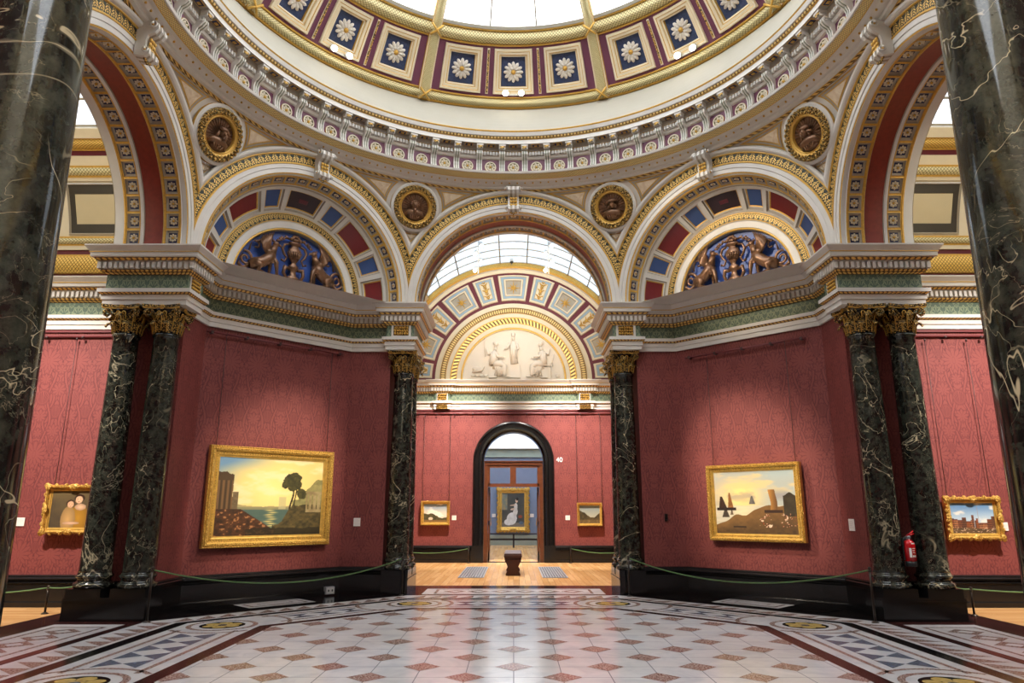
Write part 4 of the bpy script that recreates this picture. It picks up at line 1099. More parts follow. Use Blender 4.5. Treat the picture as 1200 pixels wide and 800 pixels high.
# ------------------------------------------------------------------ COLUMNS
def column_parts():
    out = {}
    mb = MB(); mb.box(-.165, .165, -.165, .165, .21, .29, 'black_stone'); out['plinth'] = mb.mesh('plinth')
    mb = MB(); mb.smooth_lathe([(.165, .29)]+[(.155+.024*cos(a), .315+.026*sin(a)) for a in [-pi/2+pi*i/8 for i in range(9)]]+[(.152, .345), (.145, .355), (.146, .372), (.152, .38)]+[(.15+.016*cos(a), .397+.017*sin(a)) for a in [-pi/2+pi*i/6 for i in range(7)]]+[(.15, .416), (.15, .424), (.142, .432)], 'dark_marble', 48); out['column_base'] = mb.mesh('column_base')
    mb = MB(); pr = [(.146, .43), (.142, .45)]
    for i in range(1, 13): t = i/12; pr.append((.142-.022*t**1.7, .45+(2.735-.45)*t))
    pr += [(.124, 2.74), (.132, 2.75), (.135, 2.762), (.132, 2.775), (.12, 2.78)]
    mb.smooth_lathe(pr, 'dark_marble', 64); out['shaft'] = mb.mesh('shaft')
    mb = MB(); mb.smooth_lathe([(.115, 2.775), (.118, 2.86), (.128, 2.95), (.15, 3.01), (.165, 3.03)], 'black_paint', 32)
    # abacus with concave sides
    q = []
    for s_ in range(4):
        a = s_*pi/2
        for i in range(8):
            t = i/7*2-1; x, y = .185*t, .145+.045*t*t
            q.append((x*cos(a)+y*sin(a), -x*sin(a)+y*cos(a)))
    mb.extr(q, lambda a, b, w: (a, b, w), 3.03, 3.045, 'goldline'); q2 = [(x*1.04, y*1.04) for x, y in q]
    mb.extr(q2, lambda a, b, w: (a, b, w), 3.045, 3.072, 'capital_gold')
    out['capital'] = mb.mesh('capital')
    def leaf(h, w, r0, curl, z0):
        mb = MB(); n, m_ = 9, 6; vs = []
        for i in range(n+1):
            t = i/n
            if t < .75: z = z0+h*t/.75*.92; r = r0+.012*t+.018*(t/.75)**3
            else:
                b = (t-.75)/.25*pi*.95; z = z0+h*.92+.03*curl*sin(b)*1.0-.02*curl*(1-cos(b)); r = r0+.03+.03*curl*(1-cos(b))
            ww = w*(.55+.75*sin(pi*min(1, t*.85+.1)))*(1-.22*abs(sin(t*12)))
            for j in range(m_+1):
                s_ = (j/m_*2-1); vs.append((s_*ww/2, -(r+.012*(1-s_*s_)-.006*abs(sin(s_*7))), z-.008*abs(s_)*(1 if t > .5 else 0)))
        mb.add(vs, [(i*(m_+1)+j, i*(m_+1)+j+1, (i+1)*(m_+1)+j+1, (i+1)*(m_+1)+j) for i in range(n) for j in range(m_)], 'capital_gold', True)
        mb.tube([(0, -(r0+.014), z0), (0, -(r0+.026), z0+h*.6), (0, -(r0+.042), z0+h*.92)], [.006, .006, .005], 'goldline', 5)
        return mb.mesh('acanthus_leaf')
    out['l1'] = leaf(.115, .088, .122, .9, 2.785); out['l2'] = leaf(.195, .09, .12, .95, 2.80)
    mb = MB()     # corner volute, pointing along -y
    for sg in (-1, 1):
        pts = [(sg*.055, -.12, 2.93), (sg*.05, -.145, 2.975), (sg*.03, -.175, 3.01)]
        for i in range(15):
            a = pi/2-i*.55; r = .04*(1-i/17); pts.append((sg*(.018-.0006*i), -.205-r*cos(a)*1.0, 2.985+r*sin(a)))
        mb.tube(pts, [.008]*3+[.013-.0005*i for i in range(15)], 'capital_gold', 6)
    out['v'] = mb.mesh('volute')
    mb = MB()
    for sg in (-1, 1):
        pts = [(sg*.045, -.125, 2.92), (sg*.04, -.145, 2.96)]+[(sg*(.026+.022*(1-i/11)*cos(i*.62)), -.158, 2.985+.022*(1-i/11)*sin(i*.62)) for i in range(10)]
        mb.tube(pts, .006, 'goldline', 5)
    mb.petals((0, -.165, 3.045), (1, 0, 0), (0, 0, 1), (0, -1, 0), .028, 6, 'goldline', 'goldline', .5)
    out['h'] = mb.mesh('helix')
    return out
CP = column_parts()
def column(x, d, k, label, group=None):
    p = W2(x, d, 0, k); e = empty('marble_column', (p[0], p[1], .21), FR(k)); tag(e, label, 'column', group)
    def ch(me, nm, par, rot=0, z=-.21):
        c = bpy.data.objects.new(nm, me); COL.objects.link(c); c.parent = par; c.location = (0, 0, z*U); c.rotation_euler = (0, 0, rot); return c
    for nm in ('plinth', 'column_base', 'shaft'): ch(CP[nm], nm, e)
    cap = ch(CP['capital'], 'capital', e); cap['label'] = 'gilded capital with curling acanthus leaves'
    for i in range(8):
        ch(CP['l1'], 'acanthus_leaf', cap, i*pi/4+pi/8, 0); ch(CP['l2'], 'acanthus_leaf', cap, i*pi/4, 0)
    for i in range(4): ch(CP['v'], 'volute', cap, i*pi/2+pi/4, 0); ch(CP['h'], 'helix', cap, i*pi/2, 0)
    return e
def pedestal(x0, x1, d0, d1, k, label):
    xc, dc = (x0+x1)/2, (d0+d1)/2; p = W2(xc, dc, 0, k); e = empty('column_pedestal', p, FR(k)); tag(e, label, 'pedestal')
    hx, hy = abs(x1-x0)/2, (d1-d0)/2
    q = lambda o: [(-hx-o, -hy-o), (hx+o, -hy-o), (hx+o, hy+o), (-hx-o, hy+o)]
    mb = MB(); mb.extr(q(.0), lambda a, b, w: (a, b, w), 0, .175, 'black_stone'); mb.build('pedestal_block', e)
    mb = MB(); mb.extr(q(.008), lambda a, b, w: (a, b, w), .175, .19, 'black_stone'); mb.extr(q(0), lambda a, b, w: (a, b, w), .19, .21, 'black_stone'); mb.build('pedestal_top', e)
for k, nm in ((0, 'central archway'), (6, 'left archway'), (2, 'right archway')):
    for sg in ((1, -1) if k == 0 else ((1,) if k == 6 else (-1,))):
        side = {(0, 1): 'right of the central archway', (0, -1): 'left of the central archway', (6, 1): 'at the left archway', (2, -1): 'at the right archway'}[(k, sg)]
        xx = (1.305, 1.635) if sg > 0 else (-1.635, -1.305)
        pedestal(xx[0], xx[1], 3.44, 4.22, k, 'low polished black stone pedestal carrying the pair of columns '+side)
        if k == 0:
            la = 'dark veined marble column with gilded capital standing front and %s' % side
            lb = 'dark veined marble column mostly hidden behind its twin %s' % side
        elif k == 6:
            la = 'dark veined marble column with gilded capital, inner one of the pair '+side; lb = 'dark veined marble column with gilded capital, outer one of the pair '+side
        else:
            la = 'dark veined marble column with gilded capital on the inner side of the red fire extinguisher'; lb = 'dark veined marble column with gilded capital between the fire extinguisher and the street painting'
        column(sg*1.47, 3.62, k, la); column(sg*1.47, 4.04, k, lb)
for sg in (1, -1):
    p = W2(sg*1.50, 3.66, 0, 4); nm = 'left' if sg > 0 else 'right'
    pedestal(*(sorted((sg*1.34, sg*1.66))), 3.48, 4.22, 4, 'black stone pedestal of the huge foreground column at the %s edge' % nm)
    column(sg*1.51, 3.68, 4, 'huge dark veined marble column filling the %s edge of the foreground' % nm)

# ------------------------------------------------------------------ ROUNDELS (bronze busts in gilt wreaths)
def roundel(k, sg, label, kind):
    s_, h = sg*1.433, 5.03; x, y, z = pend(s_, h, .03); p = W2(x, y, z, k)
    th = radians(45*k)+sg*pi/8
    e = empty('portrait_roundel', p, -th); e.rotation_euler = (radians(20), 0, -th); tag(e, label, 'roundel', None)
    def ringf(R, n=40): return [((0, 0, 0), (cos(a), 0, sin(a)), (0, -1, 0)) for a in [2*pi*i/n for i in range(n+1)]]
    mb = MB(); mb.sweep(ringf(0, 48), [(.335, -.03), (.335, .01), (.315, .02), (.30, .02), (.295, .03)], ['goldline', 'stone', 'stone', 'stone'])
    mb.sweep(ringf(0, 48), [(.295, .02), (.285, .035), (.26, .05), (.235, .05), (.21, .035)], ['rope_gold', 'leaf_band', 'leaf_band', 'goldline'], [40, 30, 30, 1])
    for i in range(30):
        a = 2*pi*i/30
        for r, da in ((.272, 0), (.238, .1)): mb.ball((r*cos(a+da), -.052, r*sin(a+da)), (.02, .014, .02), 'gold_leafy', 6, 4)
    mb.sweep(ringf(0, 48), [(.21, .035), (.2, .04), (.19, .03), (.185, .0)], 'goldline'); mb.build('wreath', e)
    mb = MB(); mb.add([(0, .0, 0)]+[(.19*cos(2*pi*i/40), .0, .19*sin(2*pi*i/40)) for i in range(40)], [(0, 1+i, 1+(i+1) % 40) for i in range(40)], 'bronze')
    for i in range(28):
        a = 2*pi*i/28; mb.tube([(.07*cos(a), -.004, .07*sin(a)), (.175*cos(a), -.006, .175*sin(a))], [.003, .007], 'bronze', 5)
    mb.build('disc', e)
    mb = MB(); cx = -.012 if kind % 2 else .01
    mb.ball((cx, -.045, .02), (.043, .045, .056), 'bronze', 14, 10)                       # head
    mb.tube([(cx, -.03, -.01), (cx*.5, -.02, -.07)], [.026, .034], 'bronze', 10)        # neck
    mb.tube([(-.125, -.01, -.135), (-.08, -.03, -.085), (0, -.035, -.07), (.08, -.03, -.085), (.125, -.01, -.135)], [.02, .045, .05, .045, .02], 'bronze', 10)
    mb.ball((0, -.02, -.13), (.105, .035, .05), 'bronze', 14, 8)
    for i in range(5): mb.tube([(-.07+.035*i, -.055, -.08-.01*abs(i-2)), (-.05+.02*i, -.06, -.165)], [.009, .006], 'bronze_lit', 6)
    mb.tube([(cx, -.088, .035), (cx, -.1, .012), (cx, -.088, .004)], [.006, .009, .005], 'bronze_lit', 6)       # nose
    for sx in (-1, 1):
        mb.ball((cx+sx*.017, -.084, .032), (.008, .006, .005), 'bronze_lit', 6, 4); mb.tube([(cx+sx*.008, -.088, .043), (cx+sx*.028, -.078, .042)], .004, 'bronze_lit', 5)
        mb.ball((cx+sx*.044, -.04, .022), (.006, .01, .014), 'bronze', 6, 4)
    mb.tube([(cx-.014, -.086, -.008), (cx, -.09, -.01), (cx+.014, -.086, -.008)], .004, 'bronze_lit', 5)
    f = mb.build('bust', e)
    mb = MB()
    if kind == 0:      # long hair and flat cap
        mb.tube([(cx-.06, -.05, .05), (cx, -.085, .065), (cx+.06, -.05, .05)], .014, 'bronze', 8); mb.ball((cx, -.04, .068), (.06, .045, .026), 'bronze', 12, 6)
        for sx in (-1, 1): mb.tube([(cx+sx*.045, -.04, .04), (cx+sx*.06, -.04, -.02), (cx+sx*.055, -.04, -.06)], [.016, .02, .01], 'bronze', 8)
        mb.tube([(cx, -.085, -.02), (cx, -.08, -.06)], [.022, .006], 'bronze', 8)
    elif kind == 1:
        mb.tube([(cx, -.08, -.02), (cx, -.085, -.06), (cx, -.07, -.1)], [.026, .024, .006], 'bronze', 8)
        for i in range(7): a = pi*i/6; mb.ball((cx+.045*cos(a), -.04, .03+.048*sin(a)), .018, 'bronze', 8, 6)
    elif kind == 2:    # broad tilted hat
        mb.tube([(cx-.085, -.05, .04), (cx-.03, -.085, .075), (cx+.04, -.075, .085), (cx+.09, -.03, .06)], [.01, .018, .018, .01], 'bronze', 8); mb.ball((cx, -.04, .08), (.055, .04, .03), 'bronze', 12, 6)
        for sx in (-1, 1): mb.ball((cx+sx*.045, -.04, .0), (.02, .02, .035), 'bronze', 8, 6)
    else:              # soft beret
        mb.ball((cx+.015, -.04, .07), (.07, .045, .032), 'bronze', 12, 6); mb.tube([(cx+.045, -.06, .03), (cx+.09, -.04, .01)], [.014, .02], 'bronze', 6)
        for sx in (-1, 1): mb.tube([(cx+sx*.045, -.045, .03), (cx+sx*.058, -.04, -.05)], [.016, .014], 'bronze', 8)
    mb.build('hair', f)
roundel(7, -1, 'bronze roundel of a bearded head in a flat cap, nearest the left archway', 0)
roundel(0, -1, 'bronze roundel of a long bearded curly head, left above the central archway', 1)
roundel(0, 1, 'bronze roundel of a head in a broad tilted hat, right above the central archway', 2)
roundel(1, 1, 'bronze roundel of a head in a soft beret, nearest the right archway', 3)

# ------------------------------------------------------------------ LUNETTE RELIEFS (bronze griffins and urn on blue)
def relief_meshes(mt):
    F = ((0, 1, 0), .55); R = {}
    mb = MB()   # griffin facing +x (towards urn at x=0), built on the left side
    T = lambda x, y, z: (x, y, z)
    mb.tube([(-.56, -.03, .10), (-.50, -.04, .13), (-.42, -.055, .16), (-.34, -.06, .22), (-.30, -.06, .29)], [.055, .075, .068, .075, .06], mt, 12)       # rump to chest
    mb.tube([(-.32, -.06, .27), (-.29, -.065, .35), (-.27, -.065, .40)], [.062, .045, .036], mt, 10)      # neck
    mb.ball((-.262, -.068, .425), (.042, .034, .036), mt, 10, 8); mb.tube([(-.235, -.07, .425), (-.20, -.07, .415), (-.19, -.07, .395)], [.02, .013, .004], mt, 8)  # head, beak
    for dx in (0, .02): mb.tube([(-.28-dx, -.06, .45), (-.29-dx, -.06, .49)], [.012, .003], mt, 6)   # ears
    mb.tube([(-.30, -.07, .25), (-.25, -.09, .18), (-.235, -.09, .08), (-.23, -.09, .03)], [.04, .032, .02, .018], mt, 8); mb.ball((-.215, -.1, .02), (.032, .022, .016), mt, 8, 6)   # fore leg
    mb.tube([(-.33, -.04, .24), (-.30, -.03, .14), (-.31, -.03, .03)], [.034, .025, .016], mt, 8)
    mb.tube([(-.52, -.06, .14), (-.44, -.09, .10), (-.47, -.09, .04), (-.40, -.09, .022)], [.06, .045, .026, .018], mt, 8)   # hind leg
    mb.ball((-.385, -.09, .02), (.03, .02, .015), mt, 8, 6)
    for i in range(8): mb.tube([(-.33, -.1, .25-.022*i*.5), (-.31+.006*i, -.115, .3-.02*i)], [.012, .006], mt, 5)
    R['griffin'] = mb
    mb = MB()   # wing
    for i in range(8):
        t = i/7; a = radians(100+38*t); L_ = .30-.10*t
        b = (-.34-.02*t, -.07, .30-.03*t)
        mb.tube([b, (b[0]+L_*.45*cos(a), -.10, b[2]+L_*.5*sin(a)), (b[0]+L_*cos(a-.25), -.085, b[2]+L_*sin(a-.25))], [.022, .024, .008], mt, 6)
    mb.ball((-.35, -.085, .30), (.05, .03, .04), mt, 8, 6)
    R['wing'] = mb
    mb = MB()   # scrolling tail
    pts = [(-.56, -.03, .10), (-.64, -.03, .045)]
    for i in range(30): a = -pi*.75-i*.36; r = .115*(1-i/34); pts.append((-.60+r*cos(a)-.02, -.035, .165+r*sin(a)))
    mb.tube(pts, [.022]*2+[.022-.0004*i for i in range(30)], mt, 7)
    pts = [(-.58+.0*i, -.03, .28) for i in range(1)]
    for i in range(14): a = pi*.9-i*.38; r = .07*(1-i/18); pts.append((-.50+r*cos(a), -.03, .36+r*sin(a)))
    mb.tube(pts, [.013]*len(pts), mt, 6)
    for i in range(7): mb.ball((-.55+.022*i, -.035, .42+.012*sin(i*2)), (.02, .014, .018), mt, 6, 4)
    R['tail_scroll'] = mb
    mb = MB()   # urn on a foot
    pr = [(.085, .01), (.09, .05), (.045, .08), (.035, .14), (.06, .17), (.07, .20), (.035, .23), (.03, .25), (.075, .31), (.095, .37), (.085, .42), (.05, .45), (.045, .47), (.085, .49), (.085, .51), (.05, .52)]
    mb.smooth_lathe(pr, mt, 16, (0, 0), lambda p: (p[0], -.05+p[1]*.5, p[2]))
    for i in range(9): mb.tube([(.06*cos(pi*i/8), -.05-.05*sin(pi*i/8), .30), (.09*cos(pi*i/8), -.05-.06*sin(pi*i/8), .38)], [.01, .014], mt, 5)
    for sg in (-1, 1):
        mb.tube([(sg*.08, -.05, .48), (sg*.14, -.05, .46), (sg*.165, -.05, .40), (sg*.14, -.05, .34), (sg*.10, -.05, .30), (sg*.13, -.05, .24), (sg*.17, -.05, .26)], [.014, .016, .018, .016, .014, .012, .016], mt, 7)
        mb.tube([(sg*.05, -.05, .16), (sg*.12, -.06, .17), (sg*.135, -.06, .10), (sg*.10, -.07, .03)], [.02, .03, .022, .02], mt, 7)
    R['urn'] = mb
    mb = MB()   # flame / fruit
    for i in range(6): mb.ball((-.06+.024*i, -.06, .55+.018*sin(i*1.9)), .026, mt, 7, 5)
    for i in range(3): mb.ball((-.025+.025*i, -.06, .59), .022, mt, 7, 5)
    for sg in (-1, 1):
        pts = [(sg*.07, -.04, .55)]+[(sg*(.13+.03*i*.55), -.04, .565-.02*sin(i*1.6)-.012*i) for i in range(8)]
        mb.tube(pts, [.014+.006*sin(i*2) for i in range(9)], mt, 6)
        for i in range(6): mb.ball((sg*(.13+.027*i), -.045, .55-.014*i+.02*cos(i*2)), (.016, .012, .014), mt, 6, 4)
    R['fruit_garland'] = mb
    for sc in R.values():
        # keep every point inside the half round
        nv = []
        for x, y, z in sc.v:
            x *= 1.0; z *= 1.02; r = hypot(x, z+.08); l = .73
            if r > l: x, z = x*l/r, (z+.08)*l/r-.08
            nv.append((x, y, z))
        sc.v = nv
    return R
def place_relief(k, label, mt):
    p = W2(0, 3.995, 3.802, k); e = empty('lunette_relief', p, FR(k)); tag(e, label, 'relief')
    R = relief_meshes(mt); R['urn'].build('urn', e); R['fruit_garland'].build('fruit_garland', e)
    for sg in (1, -1):
        g = R['griffin'].build('griffin', e); g.scale = (sg, 1, 1)
        for nm in ('wing', 'tail_scroll'): R[nm].build(nm, g)
place_relief(7, 'bronze relief of two griffins and an urn in the blue left lunette', 'bronze')
place_relief(1, 'bronze relief of two griffins and an urn in the blue right lunette, more brightly lit', 'bronze')

# white plaster relief of seated figures over the far doorway
def plaster_relief():
    L = ZC+9.02; e = empty('plaster_relief', (0, L-.01, HC+.02)); tag(e, 'white plaster relief of two seated draped figures and a standing one over the doorway', 'relief')
    def figure(fn, nm):
        mb = MB(); fn(mb); mb.build(nm, e)
    pl = 'plaster'
    def seated(mb, x, f):     # f=1 faces +x
        T = lambda a, b, c: (x+f*a, -b, c)
        mb.tube([T(0, .05, .28), T(.0, .06, .42), T(.03, .07, .56)], [.10, .09, .075], pl, 10)
        mb.tube([T(.03, .07, .58), T(.04, .07, .66)], [.03, .03], pl, 8); mb.ball(T(.05, .075, .72), (.045, .04, .058), pl, 10, 8); mb.ball(T(.025, .07, .745), (.045, .042, .04), pl, 10, 6)
        mb.tube([T(.095, .08, .72), T(.108, .08, .71)], [.012, .005], pl, 6)
        mb.tube([T(0, .07, .27), T(.14, .09, .29), T(.22, .09, .25), T(.22, .08, .08), T(.25, .08, .03)], [.085, .08, .062, .05, .03], pl, 10)
        mb.tube([T(0, .05, .25), T(.10, .06, .22), T(.15, .06, .06)], [.08, .07, .06], pl, 10); mb.ball(T(.30, .08, .02), (.06, .03, .02), pl, 8, 6)
        for i in range(7): mb.tube([T(.02+.03*i, .13, .26-.01*i), T(.05+.03*i, .12, .14), T(.02+.035*i, .09, .03)], [.012, .014, .008], pl, 6)
        for i in range(5): mb.tube([T(-.06+.03*i, .125, .52), T(-.03+.02*i, .13, .36)], [.01, .008], pl, 6)
        mb.tube([T(.0, .1, .56), T(.08, .13, .44), T(.20, .13, .42)], [.035, .028, .02], pl, 8); mb.ball(T(.22, .13, .42), (.03, .018, .018), pl, 8, 6)
        mb.tube([T(-.03, .06, .55), T(-.12, .07, .50), T(-.15, .07, .62)], [.034, .026, .018], pl, 8)
        mb.box(*sorted((x-f*.10, x+f*.06)), -.07, 0, .0, .22, pl)
    figure(lambda mb: seated(mb, -.42, 1), 'seated_figure')
    def chair_fig(mb):
        seated(mb, .62, -1)
        for a in (.48, .80): mb.tube([(a, -.09, .0), (a, -.09, .26)], .014, pl, 6)
        mb.tube([(.46, -.09, .26), (.84, -.09, .26)], .016, pl, 6); mb.tube([(.80, -.08, .26), (.86, -.08, .5)], .014, pl, 6)
    figure(chair_fig, 'seated_figure')
    def standing(mb):
        mb.tube([(.02, -.04, .30), (.0, -.05, .55), (-.01, -.055, .78)], [.085, .075, .065], pl, 10)
        mb.tube([(-.01, -.05, .80), (-.01, -.05, .88)], [.025, .024], pl, 8); mb.ball((-.01, -.06, .93), (.04, .036, .052), pl, 10, 8); mb.ball((-.01, -.05, .955), (.045, .04, .035), pl, 10, 6)
        mb.tube([(.06, -.07, .76), (.1, -.09, .62), (.02, -.11, .56)], [.028, .022, .016], pl, 8); mb.tube([(-.07, -.07, .76), (-.13, -.08, .64), (-.2, -.09, .6)], [.028, .022, .015], pl, 8)
        mb.box(-.10, .14, -.05, 0, 0, .40, pl)
        for i in range(5): mb.tube([(-.05+.025*i, -.11, .7), (-.04+.03*i, -.12, .40)], .009, pl, 6)
    figure(standing, 'standing_figure')
    def bits(mb):
        mb.ball((-.78, -.03, .20), (.10, .03, .05), pl, 12, 6); mb.tube([(-.88, -.02, .12), (-.80, -.04, .15), (-.68, -.04, .16), (-.62, -.03, .24)], [.01, .03, .03, .012], pl, 8)
        for i in range(4): mb.ball((-.86+.09*i, -.02, .05), (.05, .02, .03), pl, 8, 4)
        mb.tube([(-.60, -.05, .45), (-.62, -.05, .72), (-.60, -.05, .86)], .01, pl, 6)
    figure(bits, 'reclining_animal'); figure(lambda mb: mb.ball((.93, -.03, .05), (.05, .02, .05), pl, 10, 6), 'jar')
plaster_relief()

# ------------------------------------------------------------------ PAINTINGS
def vn(x, y, seed=0):
    xi, yi = math.floor(x), math.floor(y); fx, fy = x-xi, y-yi; fx, fy = fx*fx*(3-2*fx), fy*fy*(3-2*fy)
    def h(a, b):
        v = sin(a*127.1+b*311.7+seed*74.7)*43758.5453; return v-math.floor(v)
    return (h(xi, yi)*(1-fx)+h(xi+1, yi)*fx)*(1-fy)+(h(xi, yi+1)*(1-fx)+h(xi+1, yi+1)*fx)*fy
def fbm(x, y, s=0, o=4):
    v, a = 0, .5
    for i in range(o): v += a*vn(x, y, s+i); x *= 2.03; y *= 2.03; a *= .5
    return v/(1-.5**o)
def mixc(a, b, t): t = max(0, min(1, t)); return tuple(a[i]+(b[i]-a[i])*t for i in range(3))
def sst(a, b, x): t = max(0, min(1, (x-a)/(b-a))); return t*t*(3-2*t)
def pt_harbour(u, v):          # sunrise river with trees and ruins; v up
    d = hypot((u-.50)*1.3, v-.58)
    c = mixc((252, 226, 140), (226, 196, 120), d*1.6); c = mixc(c, (108, 142, 168), sst(.35, .85, hypot((u-.55)*1.1, (v-.5)*.9))*sst(.75, .1, u)+.5*sst(.8, 1, v)*sst(.6, .2, u))
    c = mixc(c, (236, 226, 190), .5*sst(.5, .75, fbm(u*5, v*9, 3)))
    if v < .36: # water
        w = sst(.07, .0, abs(u-.5+.02*sin(v*80))); c = mixc((70, 92, 84), (240, 210, 120), w*(.55+.45*sin(v*220))); c = mixc(c, (120, 130, 104), .4*fbm(u*6, v*40, 9))
    h = .36+.05*fbm(u*6, 0, 5)+.06*sst(.35, 0, u)
    if v < h and v > .33: c = mixc(c, (150, 138, 96), .8)
    if .57 < u < .64 and .34 < v < .50: c = mixc(c, (190, 178, 130), .7)
    e = .55*(fbm(u*22, v*22, 2)-.5)+.25*(fbm(u*60, v*60, 12)-.5)
    hill = .46+.30*sst(.72, 1., u)+.10*(fbm(u*9, v*9, 7)-.5)
    if u > .70 and v < hill+.2*sst(.85, 1, u)*0: c = mixc(c, mixc((84, 84, 48), (156, 146, 92), fbm(u*26, v*26, 8)), .85)
    if abs(u-.695-.015*sin(v*14)) < .009 and .30 < v < .62: c = (50, 40, 24)
    if abs(u-.72-.10*(v-.4)) < .006 and .38 < v < .62: c = (50, 40, 24)
    for cx, cy, rx, ry in ((.665, .72, .06, .085), (.715, .735, .065, .09), (.70, .645, .055, .06), (.625, .665, .035, .05), (.755, .66, .035, .06), (.79, .55, .05, .07)):
        if hypot((u-cx)/rx, (v-cy)/ry)+e < 1: c = mixc((44, 42, 24), (96, 88, 46), fbm(u*46, v*46, 4))
    bank = .13+.24*sst(.56, .74, u)+.09*(fbm(u*20, 2, 6)-.3)
    if u > .52 and v < bank: c = mixc((40, 36, 22), (112, 94, 52), fbm(u*30, v*30, 11)*1.1)
    if u > .84 and .30 < v < .58 and (v > .54 or (int(u*70) % 3) or v < .34): c = mixc((176, 158, 112), (120, 100, 66), fbm(u*20, v*20, 1))
    if u < .15-.02*fbm(0, v*9, 4) and v < .80-.5*max(0, u-.06)+.03*fbm(u*40, 1, 5): c = mixc((64, 48, 30), (118, 88, 56), .5+.5*sin(u*150) if v < .7 else .2)
    if .14 < u < .19 and v < .56: c = mixc((130, 110, 80), (90, 74, 50), fbm(u*30, v*30))
    if v < .34-.85*max(0, u-.22) and u < .55:
        n = fbm(u*34, v*34, 13); c = mixc((34, 26, 18), (120, 70, 36), n)
        if n > .68: c = (168, 116, 72)
    if v < .07+.04*fbm(u*10, 0, 3) and u > .28: c = mixc(c, (40, 34, 20), .75)
    return c
def pt_sea(u, v):
    d = hypot((u-.36), (v-.60)*1.1); c = mixc((250, 216, 130), (176, 168, 152), sst(.0, .5, d)); c = mixc(c, (168, 180, 176), sst(.4, .8, u)*.6+.5*sst(.8, 1, v))
    c = mixc(c, (228, 196, 130), .7*sst(.5, .7, fbm(u*3.5, v*9, 5))*sst(.5, .8, v)); c = mixc(c, (140, 130, 128), .6*sst(.45, .6, v)*sst(.75, .6, v)*sst(.45, .65, fbm(u*5, v*7, 8)))
    if v < .45: c = mixc((206, 196, 170), (236, 216, 170), sst(.22, 0, abs(u-.36))); c = mixc(c, (150, 140, 122), .35*fbm(u*5, v*50, 2))
    s = .30+.14*sst(.38, .62, u)+.012*sin(u*30)-.16*sst(.30, .0, u)
    if v < s: c = mixc((112, 80, 44), (60, 44, 28), sst(s-.02, 0, v)); c = mixc(c, (150, 112, 62), .5*fbm(u*22, v*22, 4))
    def tri(ax, w, y0, y1, col, lean=.0):
        nonlocal c
        if y0 < v < y1:
            t = (v-y0)/(y1-y0); 
            if abs(u-ax-lean*t) < w*(1-t*.75): c = mixc(col, tuple(x*.6 for x in col), fbm(u*30, v*30, 5))
    tri(.10, .055, .40, .60, (70, 44, 32), -.02); tri(.20, .035, .42, .66, (170, 110, 54), -.01); tri(.13, .05, .26, .40, (90, 76, 62), .0); tri(.21, .02, .30, .40, (120, 100, 76))
    if .02 < u < .27 and .37 < v < .42: c = (44, 32, 28)
    tri(.475, .04, .47, .60, (120, 112, 104), 0)
    if .69 < u-.012*sin((v-.36)*14) < .77 and .36 < v < .70: c = mixc((178, 124, 58), (104, 72, 38), (u-.69)/.08)
    if .62 < u < .84 and .33 < v < .38: c = (58, 38, 28)
    if u > .85 and .28 < v < .60+.05*sst(.07, .0, abs(u-.93)): c = mixc((70, 60, 40), (44, 36, 26), fbm(u*18, v*18, 7))
    if .55 < u and .10 < v < .32:
        n = fbm(u*52, v*44, 17)*(.75+.4*vn(u*9, v*9, 5))
        if n > .66: c = (226, 200, 170)
        elif n > .61: c = (150, 70, 44)
    if abs(v-.11) < .012 and .22 < u < .38: c = (44, 32, 24)
    return c
def pt_pair(u, v):
    c = mixc((66, 56, 44), (98, 84, 54), fbm(u*4, v*4, 3)); c = mixc(c, (110, 92, 56), .5*sst(.6, .9, v))
    def el(cx, cy, rx, ry, col, k=1):
        nonlocal c
        t = hypot((u-cx)/rx, (v-cy)/ry)
        if t < 1: c = mixc(col, tuple(x*.7 for x in col), max(0, t*.8)*k)
    el(.66, .25, .22, .40, (176, 128, 42)); el(.42, .22, .17, .36, (190, 150, 92)); el(.68, .56, .13, .09, (224, 180, 140))
    el(.64, .80, .12, .11, (60, 36, 22)); el(.63, .76, .085, .10, (232, 186, 146), .5); el(.44, .66, .10, .10, (70, 42, 24)); el(.445, .63, .075, .09, (226, 178, 138), .5)
    el(.60, .77, .012, .01, (70, 40, 28)); el(.66, .77, .012, .01, (70, 40, 28)); el(.63, .71, .02, .008, (170, 80, 60)); el(.42, .64, .01, .009, (70, 40, 28)); el(.47, .64, .01, .009, (70, 40, 28)); el(.445, .585, .016, .007, (170, 80, 60))
    el(.5, .12, .2, .04, (220, 176, 140))
    return c
def pt_street(u, v):
    c = mixc((172, 192, 202), (92, 130, 170), sst(.4, 1, v)); c = mixc(c, (226, 218, 200), .8*sst(.5, .7, fbm(u*4, v*6, 5)))
    hs = [(.0, .06, .50), (.06, .14, .46), (.14, .24, .44), (.24, .34, .52), (.34, .44, .40), (.44, .465, .44), (.47, .525, .60), (.53, .57, .42), (.57, .61, .50), (.61, .82, .34), (.82, .92, .46), (.92, 1.01, .56)]
    for i, (a, b, h) in enumerate(hs):
        if a <= u < b and v < h:
            c = mixc(((150, 84, 46), (178, 120, 80), (124, 74, 48), (100, 66, 46))[i % 4], (80, 50, 36), .5*fbm(u*30, v*30, 6))
            if h-.03 < v: c = (96, 50, 34)
            elif (int(u*70) % 2) and (int(v*26) % 2): c = (60, 40, 34)
    if abs(u-.63) < .004 and .3 < v < .9: c = (150, 130, 120)
    if v < .16+.02*sin(u*5): c = mixc((120, 94, 62), (60, 46, 32), fbm(u*12, v*24, 4)); 
    if v < .22 and fbm(u*40, v*40, 8) > .68: c = (200, 170, 140)
    return c
